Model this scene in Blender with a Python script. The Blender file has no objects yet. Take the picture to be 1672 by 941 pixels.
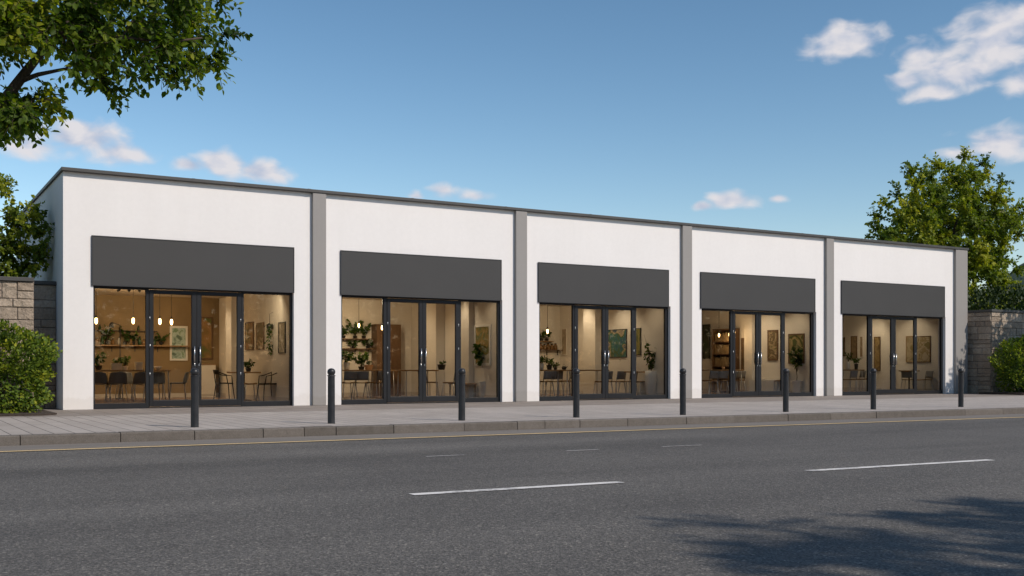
import bpy, math, random
import numpy as np
from mathutils import Vector, Matrix

scene = bpy.context.scene
col = scene.collection
R = math.radians

# ------------------------------------------------------------------ camera geometry (measured once from the photo)
FOC, PX0, HOR = 1740.0, 836.0, 602.0          # focal length and horizon in pixels of the 1672 px wide photo
CAMX, CAMY, CAMZ = -3.43, -24.9, 0.90
TH = R(30.687)
CT, ST = math.cos(TH), math.sin(TH)


def ray(px):
    a = (px - PX0) / FOC
    return a * CT + ST, -a * ST + CT


def at(px, py, Y):
    """World point seen at a photo pixel on the plane y = Y."""
    rx, ry = ray(px)
    t = (Y - CAMY) / ry
    return Vector((CAMX + rx * t, Y, CAMZ - (py - HOR) / FOC * t))


def atx(px, py, X):
    """World point seen at a photo pixel on the plane x = X."""
    rx, ry = ray(px)
    t = (X - CAMX) / rx
    return Vector((X, CAMY + ry * t, CAMZ - (py - HOR) / FOC * t))


# ------------------------------------------------------------------ object helpers
def link(o, parent=None):
    col.objects.link(o)
    if parent is not None:
        o.parent = parent
    return o


def tag(o, label=None, cat=None, group=None, kind=None):
    if label: o['label'] = label
    if cat: o['category'] = cat
    if group: o['group'] = group
    if kind: o['kind'] = kind
    return o


def thing(name, label, cat, loc=(0, 0, 0), rz=0.0, group=None):
    o = bpy.data.objects.new(name, None)
    o.empty_display_size = 0.1
    o.location = loc
    o.rotation_euler = (0, 0, rz)
    link(o)
    return tag(o, label, cat, group)


def copy_tree(o, parent=None):
    c = o.copy()
    link(c, parent)
    for ch in list(o.children):
        copy_tree(ch, c)
    return c


class MB:
    """Collects boxes, tubes and sheets and links them as ONE mesh object."""
    def __init__(s):
        s.v, s.f, s.r, s.sm = [], [], [], []

    def add(s, vs, fs, rnd=0.5, smooth=False):
        n = len(s.v)
        s.v += [tuple(p) for p in vs]
        for f in fs:
            s.f.append(tuple(i + n for i in f))
            s.r.append(rnd)
            s.sm.append(smooth)

    def box(s, x0, x1, y0, y1, z0, z1, rnd=0.5):
        vs = [(x, y, z) for z in (z0, z1) for y in (y0, y1) for x in (x0, x1)]
        fs = [(0, 2, 3, 1), (4, 5, 7, 6), (0, 1, 5, 4), (2, 6, 7, 3), (0, 4, 6, 2), (1, 3, 7, 5)]
        s.add(vs, fs, rnd)
        return s

    def quad(s, a, b, c, d, rnd=0.5):
        s.add([a, b, c, d], [(0, 1, 2, 3)], rnd)
        return s

    def tube(s, pts, rad, n=8, rnd=0.5, cap=True):
        pts = [Vector(p) for p in pts]
        rad = [rad] * len(pts) if not hasattr(rad, '__len__') else rad
        vs, fs = [], []
        ref = None
        for i, p in enumerate(pts):
            d = pts[min(i + 1, len(pts) - 1)] - pts[max(i - 1, 0)]
            d = d.normalized() if d.length > 1e-9 else Vector((0, 0, 1))
            if ref is None:
                ref = Vector((1, 0, 0)) if abs(d.x) < 0.8 else Vector((0, 1, 0))
            a = d.cross(ref)
            a = a.normalized() if a.length > 1e-6 else d.orthogonal().normalized()
            b = d.cross(a).normalized()
            ref = b.cross(d) * -1 if False else ref
            for k in range(n):
                t = 2 * math.pi * k / n
                vs.append(p + (a * math.cos(t) + b * math.sin(t)) * rad[i])
        for i in range(len(pts) - 1):
            for k in range(n):
                k2 = (k + 1) % n
                fs.append((i * n + k, i * n + k2, (i + 1) * n + k2, (i + 1) * n + k))
        if cap:
            fs.append(tuple(range(n - 1, -1, -1)))
            fs.append(tuple((len(pts) - 1) * n + k for k in range(n)))
        s.add(vs, fs, rnd, True)
        return s

    def lathe(s, prof, c=(0, 0, 0), n=16, rnd=0.5):
        """prof: list of (r, z) from bottom to top, about a vertical axis at c."""
        vs, fs = [], []
        for r, z in prof:
            for k in range(n):
                t = 2 * math.pi * k / n
                vs.append((c[0] + r * math.cos(t), c[1] + r * math.sin(t), c[2] + z))
        for i in range(len(prof) - 1):
            for k in range(n):
                k2 = (k + 1) % n
                fs.append((i * n + k, i * n + k2, (i + 1) * n + k2, (i + 1) * n + k))
        fs.append(tuple(range(n - 1, -1, -1)))
        fs.append(tuple((len(prof) - 1) * n + k for k in range(n)))
        s.add(vs, fs, rnd, True)
        return s

    def sheet(s, fn, nu, nv, off, rnd=0.5):
        """A closed slab: surface fn(u, v) and its copy moved by off."""
        off = Vector(off)
        P = [[Vector(fn(i / nu, j / nv)) for i in range(nu + 1)] for j in range(nv + 1)]
        vs = [p for row in P for p in row]
        m = len(vs)
        vs = vs + [p + off for p in vs]
        w = nu + 1
        fs = []
        for j in range(nv):
            for i in range(nu):
                a = j * w + i
                fs.append((a, a + 1, a + w + 1, a + w))
                fs.append((m + a, m + a + w, m + a + w + 1, m + a + 1))
        rim = [i for i in range(w)] + [j * w + nu for j in range(1, nv + 1)] + [nv * w + i for i in range(nu - 1, -1, -1)] + [j * w for j in range(nv - 1, 0, -1)]
        for a, b in zip(rim, rim[1:] + rim[:1]):
            fs.append((a, m + a, m + b, b))
        s.add(vs, fs, rnd, True)
        return s

    def build(s, name, mat, parent=None, bevel=0.0, loc=None):
        me = bpy.data.meshes.new(name)
        me.from_pydata(s.v, [], s.f)
        at_ = me.attributes.new('rnd', 'FLOAT', 'FACE')
        at_.data.foreach_set('value', s.r)
        me.polygons.foreach_set('use_smooth', s.sm)
        me.materials.append(mat)
        me.update()
        o = bpy.data.objects.new(name, me)
        if loc is not None:
            o.location = loc
        link(o, parent)
        if bevel > 0:
            b = o.modifiers.new('bevel', 'BEVEL')
            b.width = bevel
            b.segments = 2
            b.limit_method = 'ANGLE'
            b.angle_limit = R(40)
        return o


# ------------------------------------------------------------------ materials
def new_mat(name):
    m = bpy.data.materials.new(name)
    m.use_nodes = True
    nt = m.node_tree
    nt.nodes.clear()
    out = nt.nodes.new('ShaderNodeOutputMaterial')
    return m, nt, out


def N(nt, typ, **kw):
    n = nt.nodes.new(typ)
    for k, v in kw.items():
        if k in n.inputs:
            n.inputs[k].default_value = v
        else:
            setattr(n, k, v)
    return n


def ramp(nt, fac, stops):
    r = nt.nodes.new('ShaderNodeValToRGB')
    el = r.color_ramp.elements
    while len(el) > 1:
        el.remove(el[-1])
    el[0].position = stops[0][0]
    el[0].color = (*stops[0][1], 1)
    for p, c in stops[1:]:
        e = el.new(p)
        e.color = (*c, 1)
    nt.links.new(fac, r.inputs['Fac'])
    return r.outputs['Color']


def noise(nt, scale, detail=4, rough=0.55, vec=None, stretch=None):
    tc = nt.nodes.new('ShaderNodeTexCoord')
    v = vec if vec is not None else tc.outputs['Object']
    if stretch:
        mp = nt.nodes.new('ShaderNodeMapping')
        mp.inputs['Scale'].default_value = stretch
        nt.links.new(v, mp.inputs['Vector'])
        v = mp.outputs['Vector']
    n = nt.nodes.new('ShaderNodeTexNoise')
    n.inputs['Scale'].default_value = scale
    n.inputs['Detail'].default_value = detail
    n.inputs['Roughness'].default_value = rough
    nt.links.new(v, n.inputs['Vector'])
    return n.outputs['Fac']


def mixc(nt, fac, a, b, blend='MIX'):
    m = nt.nodes.new('ShaderNodeMix')
    m.data_type = 'RGBA'
    m.blend_type = blend
    for inp, val in ((m.inputs[0], fac), (m.inputs[6], a), (m.inputs[7], b)):
        if hasattr(val, 'is_linked'):
            nt.links.new(val, inp)
        else:
            inp.default_value = val if not isinstance(val, tuple) else (*val, 1)
    return m.outputs[2]


def bump(nt, height, strength, dist=0.01, normal=None):
    b = nt.nodes.new('ShaderNodeBump')
    b.inputs['Strength'].default_value = strength
    b.inputs['Distance'].default_value = dist
    nt.links.new(height, b.inputs['Height'])
    if normal is not None:
        nt.links.new(normal, b.inputs['Normal'])
    return b.outputs['Normal']


def simple(name, c, rough=0.5, metal=0.0, var=0.12, vscale=6.0, bscale=80.0, bstr=0.08, bdist=0.004, spec=0.5, coat=0.0):
    m, nt, out = new_mat(name)
    p = nt.nodes.new('ShaderNodeBsdfPrincipled')
    f = noise(nt, vscale, 5)
    lo = tuple(x * (1 - var) for x in c)
    hi = tuple(min(1, x * (1 + var)) for x in c)
    cc = ramp(nt, f, [(0.3, lo), (0.7, hi)])
    nt.links.new(cc, p.inputs['Base Color'])
    rr = nt.nodes.new('ShaderNodeMapRange')
    rr.inputs['To Min'].default_value = max(0.02, rough - 0.08)
    rr.inputs['To Max'].default_value = min(1, rough + 0.08)
    nt.links.new(f, rr.inputs['Value'])
    nt.links.new(rr.outputs[0], p.inputs['Roughness'])
    p.inputs['Metallic'].default_value = metal
    p.inputs['Specular IOR Level'].default_value = spec
    if bstr > 0:
        nt.links.new(bump(nt, noise(nt, bscale, 4), bstr, bdist), p.inputs['Normal'])
    nt.links.new(p.outputs[0], out.inputs[0])
    return m


def wood(name, c1, c2, rough=0.45, axis='X'):
    m, nt, out = new_mat(name)
    p = nt.nodes.new('ShaderNodeBsdfPrincipled')
    st = {'X': (1.2, 14, 14), 'Y': (14, 1.2, 14), 'Z': (14, 14, 1.2)}[axis]
    f = noise(nt, 2.2, 6, 0.6, stretch=st)
    nt.links.new(ramp(nt, f, [(0.3, c1), (0.7, c2)]), p.inputs['Base Color'])
    p.inputs['Roughness'].default_value = rough
    nt.links.new(bump(nt, f, 0.1, 0.003), p.inputs['Normal'])
    nt.links.new(p.outputs[0], out.inputs[0])
    return m


def leaf_mat(name, dark, mid, light, trans=0.35):
    m, nt, out = new_mat(name)
    a = N(nt, 'ShaderNodeAttribute', attribute_name='rnd')
    c = ramp(nt, a.outputs['Fac'], [(0.0, dark), (0.55, mid), (1.0, light)])
    p = nt.nodes.new('ShaderNodeBsdfPrincipled')
    nt.links.new(c, p.inputs['Base Color'])
    p.inputs['Roughness'].default_value = 0.55
    p.inputs['Specular IOR Level'].default_value = 0.25
    t = nt.nodes.new('ShaderNodeBsdfTranslucent')
    tcol = mixc(nt, 1.0, c, (1.15, 1.25, 0.40), 'MULTIPLY')
    nt.links.new(tcol, t.inputs['Color'])
    mx = nt.nodes.new('ShaderNodeMixShader')
    mx.inputs[0].default_value = trans
    nt.links.new(p.outputs[0], mx.inputs[1])
    nt.links.new(t.outputs[0], mx.inputs[2])
    nt.links.new(mx.outputs[0], out.inputs[0])
    return m


def emit_mat(name, c, s):
    m, nt, out = new_mat(name)
    e = nt.nodes.new('ShaderNodeEmission')
    e.inputs['Color'].default_value = (*c, 1)
    e.inputs['Strength'].default_value = s
    nt.links.new(e.outputs[0], out.inputs[0])
    return m


M = {}


def stucco(name, c):
    m, nt, out = new_mat(name)
    p = nt.nodes.new('ShaderNodeBsdfPrincipled')
    big = noise(nt, 0.5, 5, 0.6)
    streak = noise(nt, 1.0, 5, 0.6, stretch=(3.0, 3.0, 0.25))
    mott = noise(nt, 9, 4, 0.6)
    c1 = ramp(nt, big, [(0.3, tuple(x * 0.965 for x in c)), (0.65, c)])
    c2 = mixc(nt, 1.0, c1, ramp(nt, streak, [(0.35, (0.985, 0.984, 0.982)), (0.6, (1, 1, 1))]), 'MULTIPLY')
    c3 = mixc(nt, 1.0, c2, ramp(nt, mott, [(0.3, (0.97, 0.97, 0.97)), (0.7, (1, 1, 1))]), 'MULTIPLY')
    # splash dirt near the ground
    tc = nt.nodes.new('ShaderNodeTexCoord')
    sx = nt.nodes.new('ShaderNodeSeparateXYZ')
    nt.links.new(tc.outputs['Object'], sx.inputs[0])
    ad = N(nt, 'ShaderNodeMath', operation='MULTIPLY_ADD')
    nt.links.new(noise(nt, 3, 5, 0.65), ad.inputs[0])
    ad.inputs[1].default_value = -0.45
    nt.links.new(sx.outputs['Z'], ad.inputs[2])
    dirt = ramp(nt, ad.outputs[0], [(0.0, (0.93, 0.92, 0.905)), (0.06, (1, 1, 1))])
    c4 = mixc(nt, 1.0, c3, dirt, 'MULTIPLY')
    nt.links.new(c4, p.inputs['Base Color'])
    p.inputs['Roughness'].default_value = 0.85
    p.inputs['Specular IOR Level'].default_value = 0.25
    n1 = bump(nt, noise(nt, 60, 5, 0.65), 0.25, 0.006)
    n2 = bump(nt, noise(nt, 1.3, 3, 0.5), 0.15, 0.03, n1)
    nt.links.new(n2, p.inputs['Normal'])
    nt.links.new(p.outputs[0], out.inputs[0])
    return m


M['white'] = stucco('white stucco', (0.80, 0.768, 0.742))
M['pilaster'] = stucco('grey stucco', (0.305, 0.287, 0.270))
M['panel'] = simple('dark grey panel', (0.056, 0.0545, 0.053), 0.6, var=0.05, spec=0.25, vscale=0.8, bscale=30, bstr=0.03)
M['trim'] = simple('panel trim', (0.042, 0.042, 0.044), 0.5, var=0.05, bstr=0.02, spec=0.3)
M['frame'] = simple('anthracite frame', (0.017, 0.0172, 0.0185), 0.45, spec=0.25, var=0.1, vscale=2, bscale=120, bstr=0.03)
M['coping'] = simple('dark coping metal', (0.055, 0.052, 0.048), 0.55, metal=0.0, var=0.12, vscale=1.5, bstr=0.03)
M['steel'] = simple('brushed steel', (0.62, 0.62, 0.61), 0.28, metal=1.0, var=0.05, bstr=0.02)
M['roof'] = simple('roof felt', (0.12, 0.12, 0.12), 0.9)
M['cream'] = simple('cream plaster', (0.74, 0.69, 0.62), 0.85, var=0.04, vscale=1.5, bscale=60, bstr=0.08)
M['brownwall'] = simple('brown plaster', (0.25, 0.175, 0.092), 0.8, var=0.14, vscale=1.5, bscale=40, bstr=0.1)
M['ceiling'] = simple('ceiling paint', (0.55, 0.48, 0.40), 0.9, var=0.03)
M['skirt'] = simple('skirting paint', (0.55, 0.50, 0.44), 0.5, var=0.04)
M['bollard'] = simple('bollard paint', (0.024, 0.024, 0.025), 0.36, spec=0.4, var=0.18, vscale=7, bscale=140, bstr=0.05)
M['shell'] = simple('grey chair shell', (0.12, 0.12, 0.125), 0.45, var=0.05)
M['chairback'] = simple('light grey chair back', (0.20, 0.20, 0.205), 0.45, var=0.05)
M['black'] = simple('black lacquer', (0.018, 0.018, 0.019), 0.4, var=0.05)
M['chairmetal'] = simple('chair metal', (0.55, 0.54, 0.52), 0.35, metal=0.4, var=0.05)
M['oak'] = wood('oak', (0.26, 0.15, 0.07), (0.40, 0.25, 0.12))
M['walnut'] = wood('walnut', (0.10, 0.055, 0.028), (0.18, 0.10, 0.05), axis='Z')
M['whitepot'] = simple('white ceramic', (0.74, 0.73, 0.70), 0.4, var=0.04)
M['darkpot'] = simple('dark ceramic', (0.03, 0.03, 0.03), 0.4)
M['clay'] = simple('clay pot', (0.45, 0.27, 0.14), 0.7)
M['soil'] = simple('soil', (0.05, 0.035, 0.025), 0.95, var=0.4, vscale=14, bscale=30, bstr=0.8, bdist=0.03)
M['jarglass'] = simple('amber jar', (0.22, 0.12, 0.05), 0.2, var=0.2)
M['greenjar'] = simple('green bottle', (0.03, 0.07, 0.03), 0.15, var=0.2)
M['whitebox'] = simple('pale box', (0.62, 0.58, 0.50), 0.6)
M['bulb'] = emit_mat('warm bulb', (1.0, 0.62, 0.25), 16.0)
M['spotlens'] = emit_mat('spot lens', (1.0, 0.75, 0.45), 12.0)
M['plantleaf'] = leaf_mat('indoor leaf', (0.02, 0.05, 0.012), (0.05, 0.10, 0.02), (0.11, 0.17, 0.03), 0.25)
M['leaf_over'] = leaf_mat('street tree leaf', (0.030, 0.066, 0.008), (0.110, 0.170, 0.013), (0.320, 0.340, 0.024), 0.54)
M['leaf_right'] = leaf_mat('garden tree leaf', (0.060, 0.100, 0.012), (0.175, 0.225, 0.020), (0.400, 0.385, 0.032), 0.42)
M['leaf_left'] = leaf_mat('small tree leaf', (0.060, 0.100, 0.012), (0.175, 0.225, 0.020), (0.410, 0.395, 0.032), 0.42)
M['leaf_hedge'] = leaf_mat('hedge leaf', (0.030, 0.066, 0.010), (0.125, 0.185, 0.017), (0.42, 0.41, 0.030), 0.34)
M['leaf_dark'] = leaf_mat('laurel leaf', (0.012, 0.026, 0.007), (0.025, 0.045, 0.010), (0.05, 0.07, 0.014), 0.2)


def bark_mat(name, c):
    m, nt, out = new_mat(name)
    p = nt.nodes.new('ShaderNodeBsdfPrincipled')
    f = noise(nt, 10, 6, 0.65, stretch=(3, 3, 0.6))
    nt.links.new(ramp(nt, f, [(0.3, tuple(x * 0.5 for x in c)), (0.7, c)]), p.inputs['Base Color'])
    p.inputs['Roughness'].default_value = 0.9
    nt.links.new(bump(nt, f, 0.8, 0.02), p.inputs['Normal'])
    nt.links.new(p.outputs[0], out.inputs[0])
    return m


M['bark'] = bark_mat('bark', (0.10, 0.072, 0.05))


def glass_mat(name, tint):
    m, nt, out = new_mat(name)
    lw = nt.nodes.new('ShaderNodeLayerWeight')
    lw.inputs['Blend'].default_value = 0.5
    pw = N(nt, 'ShaderNodeMath', operation='POWER')
    nt.links.new(lw.outputs['Facing'], pw.inputs[0])
    pw.inputs[1].default_value = 5.0
    ma = N(nt, 'ShaderNodeMath', operation='MULTIPLY_ADD')
    nt.links.new(pw.outputs[0], ma.inputs[0])
    ma.inputs[1].default_value = 0.55
    ma.inputs[2].default_value = 0.028
    tr = nt.nodes.new('ShaderNodeBsdfTransparent')
    tr.inputs['Color'].default_value = (*tint, 1)
    gl = nt.nodes.new('ShaderNodeBsdfGlossy')
    gl.inputs['Roughness'].default_value = 0.015
    nt.links.new(bump(nt, noise(nt, 1.1, 2), 0.05, 0.01), gl.inputs['Normal'])
    mx = nt.nodes.new('ShaderNodeMixShader')
    nt.links.new(ma.outputs[0], mx.inputs[0])
    nt.links.new(tr.outputs[0], mx.inputs[1])
    nt.links.new(gl.outputs[0], mx.inputs[2])
    nt.links.new(mx.outputs[0], out.inputs[0])
    return m


M['glass'] = glass_mat('shop glass', (0.90, 0.90, 0.88))
M['picglass'] = M['glass']


def asphalt():
    m, nt, out = new_mat('asphalt')
    p = nt.nodes.new('ShaderNodeBsdfPrincipled')
    bands = noise(nt, 0.55, 4, 0.5, stretch=(0.07, 1.0, 1.0))
    patch = noise(nt, 0.35, 5, 0.6)
    grain = noise(nt, 75, 3, 0.75)
    tc = nt.nodes.new('ShaderNodeTexCoord')
    vo = nt.nodes.new('ShaderNodeTexVoronoi')
    vo.inputs['Scale'].default_value = 70
    nt.links.new(tc.outputs['Object'], vo.inputs['Vector'])
    sp = nt.nodes.new('ShaderNodeSeparateColor')
    nt.links.new(vo.outputs['Color'], sp.inputs[0])
    base = ramp(nt, bands, [(0.28, (0.106, 0.099, 0.090)), (0.72, (0.186, 0.173, 0.157))])
    base = mixc(nt, 1.0, base, ramp(nt, patch, [(0.3, (0.86, 0.86, 0.86)), (0.7, (1.08, 1.08, 1.07))]), 'MULTIPLY')
    base = mixc(nt, 1.0, base, ramp(nt, grain, [(0.34, (0.38, 0.38, 0.38)), (0.66, (1.6, 1.59, 1.57))]), 'MULTIPLY')
    stone = ramp(nt, sp.outputs[0], [(0.0, (0.65, 0.65, 0.66)), (0.80, (1.0, 1.0, 1.0)), (0.90, (1.15, 1.14, 1.12)), (0.985, (1.8, 1.76, 1.7))])
    base = mixc(nt, 1.0, base, stone, 'MULTIPLY')
    nt.links.new(base, p.inputs['Base Color'])
    p.inputs['Roughness'].default_value = 0.82
    p.inputs['Specular IOR Level'].default_value = 0.35
    n1 = bump(nt, grain, 0.8, 0.010)
    n2 = bump(nt, vo.outputs['Distance'], 0.45, 0.006, n1)
    nt.links.new(n2, p.inputs['Normal'])
    nt.links.new(p.outputs[0], out.inputs[0])
    return m


M['asphalt'] = asphalt()


def gutter_mat():
    m, nt, out = new_mat('gutter')
    p = nt.nodes.new('ShaderNodeBsdfPrincipled')
    b = noise(nt, 1.0, 5, 0.6, stretch=(0.1, 1, 1))
    g = noise(nt, 60, 4, 0.7)
    c = ramp(nt, b, [(0.3, (0.18, 0.158, 0.135)), (0.7, (0.235, 0.208, 0.18))])
    c = mixc(nt, 1.0, c, ramp(nt, g, [(0.3, (0.7, 0.7, 0.7)), (0.7, (1.2, 1.2, 1.2))]), 'MULTIPLY')
    nt.links.new(c, p.inputs['Base Color'])
    p.inputs['Roughness'].default_value = 0.85
    nt.links.new(bump(nt, g, 0.5, 0.006), p.inputs['Normal'])
    nt.links.new(p.outputs[0], out.inputs[0])
    return m


M['gutter'] = gutter_mat()


def paint_mat(name, c, wear):
    m, nt, out = new_mat(name)
    p = nt.nodes.new('ShaderNodeBsdfPrincipled')
    w = noise(nt, 25, 6, 0.75)
    w2 = noise(nt, 2.5, 4, 0.6)
    mm = N(nt, 'ShaderNodeMath', operation='ADD')
    nt.links.new(w, mm.inputs[0])
    nt.links.new(w2, mm.inputs[1])
    cc = ramp(nt, mm.outputs[0], [(wear - 0.09, (0.10, 0.098, 0.095)), (wear + 0.09, c)])
    # the ramp reads 0..1, so scale the sum
    sc = N(nt, 'ShaderNodeMath', operation='MULTIPLY')
    nt.links.new(mm.outputs[0], sc.inputs[0])
    sc.inputs[1].default_value = 0.5
    for l in list(nt.links):
        if l.to_node.type == 'VALTORGB':
            nt.links.remove(l)
    rp = [n for n in nt.nodes if n.type == 'VALTORGB'][0]
    nt.links.new(sc.outputs[0], rp.inputs['Fac'])
    nt.links.new(cc, p.inputs['Base Color'])
    p.inputs['Roughness'].default_value = 0.7
    nt.links.new(bump(nt, noise(nt, 75, 3, 0.7), 0.5, 0.006), p.inputs['Normal'])
    nt.links.new(p.outputs[0], out.inputs[0])
    return m


M['paint_white'] = paint_mat('white road paint', (0.80, 0.76, 0.71), 0.41)
M['paint_faint'] = paint_mat('faded road paint', (0.50, 0.47, 0.44), 0.46)
M['paint_yellow'] = paint_mat('yellow road paint', (0.74, 0.54, 0.28), 0.34)


def paver_mat(name, c1, c2, mortar, length, width):
    m, nt, out = new_mat(name)
    p = nt.nodes.new('ShaderNodeBsdfPrincipled')
    tc = nt.nodes.new('ShaderNodeTexCoord')
    mp = nt.nodes.new('ShaderNodeMapping')
    mp.inputs['Rotation'].default_value = (0, 0, R(90))
    nt.links.new(tc.outputs['Object'], mp.inputs['Vector'])
    br = nt.nodes.new('ShaderNodeTexBrick')
    br.offset = 0.5
    br.inputs['Scale'].default_value = 1.0
    br.inputs['Brick Width'].default_value = length
    br.inputs['Row Height'].default_value = width
    br.inputs['Mortar Size'].default_value = 0.008
    br.inputs['Mortar Smooth'].default_value = 0.1
    br.inputs['Bias'].default_value = 0.0
    br.inputs['Color1'].default_value = (*c1, 1)
    br.inputs['Color2'].default_value = (*c2, 1)
    br.inputs['Mortar'].default_value = (*mortar, 1)
    nt.links.new(mp.outputs[0], br.inputs['Vector'])
    g = noise(nt, 45, 5, 0.7)
    st = noise(nt, 0.7, 5, 0.65)
    c = mixc(nt, 1.0, br.outputs['Color'], ramp(nt, g, [(0.3, (0.84, 0.84, 0.84)), (0.7, (1.1, 1.1, 1.1))]), 'MULTIPLY')
    c = mixc(nt, 1.0, c, ramp(nt, st, [(0.3, (0.86, 0.85, 0.84)), (0.65, (1.03, 1.03, 1.03))]), 'MULTIPLY')
    nt.links.new(c, p.inputs['Base Color'])
    p.inputs['Roughness'].default_value = 0.8
    iv = N(nt, 'ShaderNodeMath', operation='SUBTRACT')
    iv.inputs[0].default_value = 1.0
    nt.links.new(br.outputs['Fac'], iv.inputs[1])
    n1 = bump(nt, iv.outputs[0], 0.6, 0.006)
    nt.links.new(bump(nt, g, 0.25, 0.004, n1), p.inputs['Normal'])
    nt.links.new(p.outputs[0], out.inputs[0])
    return m


M['paver'] = paver_mat('pale paving', (0.415, 0.367, 0.325), (0.475, 0.422, 0.376), (0.09, 0.08, 0.07), 1.25, 0.27)
M['paverdark'] = paver_mat('darker paving', (0.26, 0.223, 0.192), (0.31, 0.267, 0.232), (0.10, 0.086, 0.073), 0.9, 0.54)


def rnd_stone(name, c1, c2, gs, bs, bd, vor=None):
    m, nt, out = new_mat(name)
    p = nt.nodes.new('ShaderNodeBsdfPrincipled')
    a = N(nt, 'ShaderNodeAttribute', attribute_name='rnd')
    c = ramp(nt, a.outputs['Fac'], [(0, c1), (1, c2)])
    g = noise(nt, gs, 6, 0.7)
    b = noise(nt, gs * 0.12, 5, 0.65)
    c = mixc(nt, 1.0, c, ramp(nt, g, [(0.3, (0.70, 0.70, 0.70)), (0.7, (1.22, 1.21, 1.2))]), 'MULTIPLY')
    c = mixc(nt, 1.0, c, ramp(nt, b, [(0.3, (0.82, 0.81, 0.79)), (0.7, (1.08, 1.08, 1.08))]), 'MULTIPLY')
    nt.links.new(c, p.inputs['Base Color'])
    p.inputs['Roughness'].default_value = 0.9
    nrm = bump(nt, g, bs, bd)
    if vor:
        tc = nt.nodes.new('ShaderNodeTexCoord')
        no = nt.nodes.new('ShaderNodeTexNoise')
        no.inputs['Scale'].default_value = vor
        nt.links.new(tc.outputs['Object'], no.inputs['Vector'])
        mx = mixc(nt, 0.35, tc.outputs['Object'], no.outputs['Color'])
        vo = nt.nodes.new('ShaderNodeTexVoronoi')
        vo.feature = 'F1'
        vo.inputs['Scale'].default_value = vor
        nt.links.new(mx, vo.inputs['Vector'])
        nrm = bump(nt, vo.outputs['Distance'], 1.0, 0.05, nrm)
    nt.links.new(nrm, p.inputs['Normal'])
    nt.links.new(p.outputs[0], out.inputs[0])
    return m


M['kerb'] = rnd_stone('granite kerb', (0.118, 0.103, 0.088), (0.165, 0.145, 0.126), 70, 0.5, 0.006)
M['stone'] = rnd_stone('wall stone', (0.30, 0.236, 0.178), (0.43, 0.35, 0.27), 30, 0.9, 0.02, 5.0)
M['mortar'] = simple('mortar', (0.12, 0.10, 0.085), 0.95, var=0.2, vscale=12, bscale=60, bstr=0.5)
M['ground'] = simple('garden ground', (0.07, 0.075, 0.03), 0.95, var=0.35, vscale=0.8, bscale=10, bstr=0.6, bdist=0.05)


def floor_wood():
    m, nt, out = new_mat('floor boards')
    p = nt.nodes.new('ShaderNodeBsdfPrincipled')
    tc = nt.nodes.new('ShaderNodeTexCoord')
    br = nt.nodes.new('ShaderNodeTexBrick')
    br.inputs['Scale'].default_value = 1.0
    br.inputs['Brick Width'].default_value = 1.6
    br.inputs['Row Height'].default_value = 0.16
    br.inputs['Mortar Size'].default_value = 0.003
    br.inputs['Color1'].default_value = (0.20, 0.115, 0.055, 1)
    br.inputs['Color2'].default_value = (0.28, 0.17, 0.085, 1)
    br.inputs['Mortar'].default_value = (0.06, 0.035, 0.02, 1)
    nt.links.new(tc.outputs['Object'], br.inputs['Vector'])
    f = noise(nt, 2.2, 6, 0.6, stretch=(1.2, 14, 14))
    c = mixc(nt, 1.0, br.outputs['Color'], ramp(nt, f, [(0.3, (0.75, 0.75, 0.75)), (0.7, (1.15, 1.15, 1.15))]), 'MULTIPLY')
    nt.links.new(c, p.inputs['Base Color'])
    p.inputs['Roughness'].default_value = 0.38
    nt.links.new(p.outputs[0], out.inputs[0])
    return m


M['floor'] = floor_wood()


def picture_mat(name, cols, scale, seed):
    m, nt, out = new_mat(name)
    p = nt.nodes.new('ShaderNodeBsdfPrincipled')
    tc = nt.nodes.new('ShaderNodeTexCoord')
    mp = nt.nodes.new('ShaderNodeMapping')
    mp.inputs['Location'].default_value = (seed * 3.7, seed * 1.3, seed * 2.1)
    nt.links.new(tc.outputs['Object'], mp.inputs['Vector'])
    n = nt.nodes.new('ShaderNodeTexNoise')
    n.inputs['Scale'].default_value = scale
    n.inputs['Detail'].default_value = 5
    n.inputs['Distortion'].default_value = 1.2
    nt.links.new(mp.outputs[0], n.inputs['Vector'])
    k = len(cols)
    nt.links.new(ramp(nt, n.outputs['Fac'], [(0.37 + 0.26 * i / (k - 1), c) for i, c in enumerate(cols)]), p.inputs['Base Color'])
    p.inputs['Roughness'].default_value = 0.6
    nt.links.new(p.outputs[0], out.inputs[0])
    return m


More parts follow.
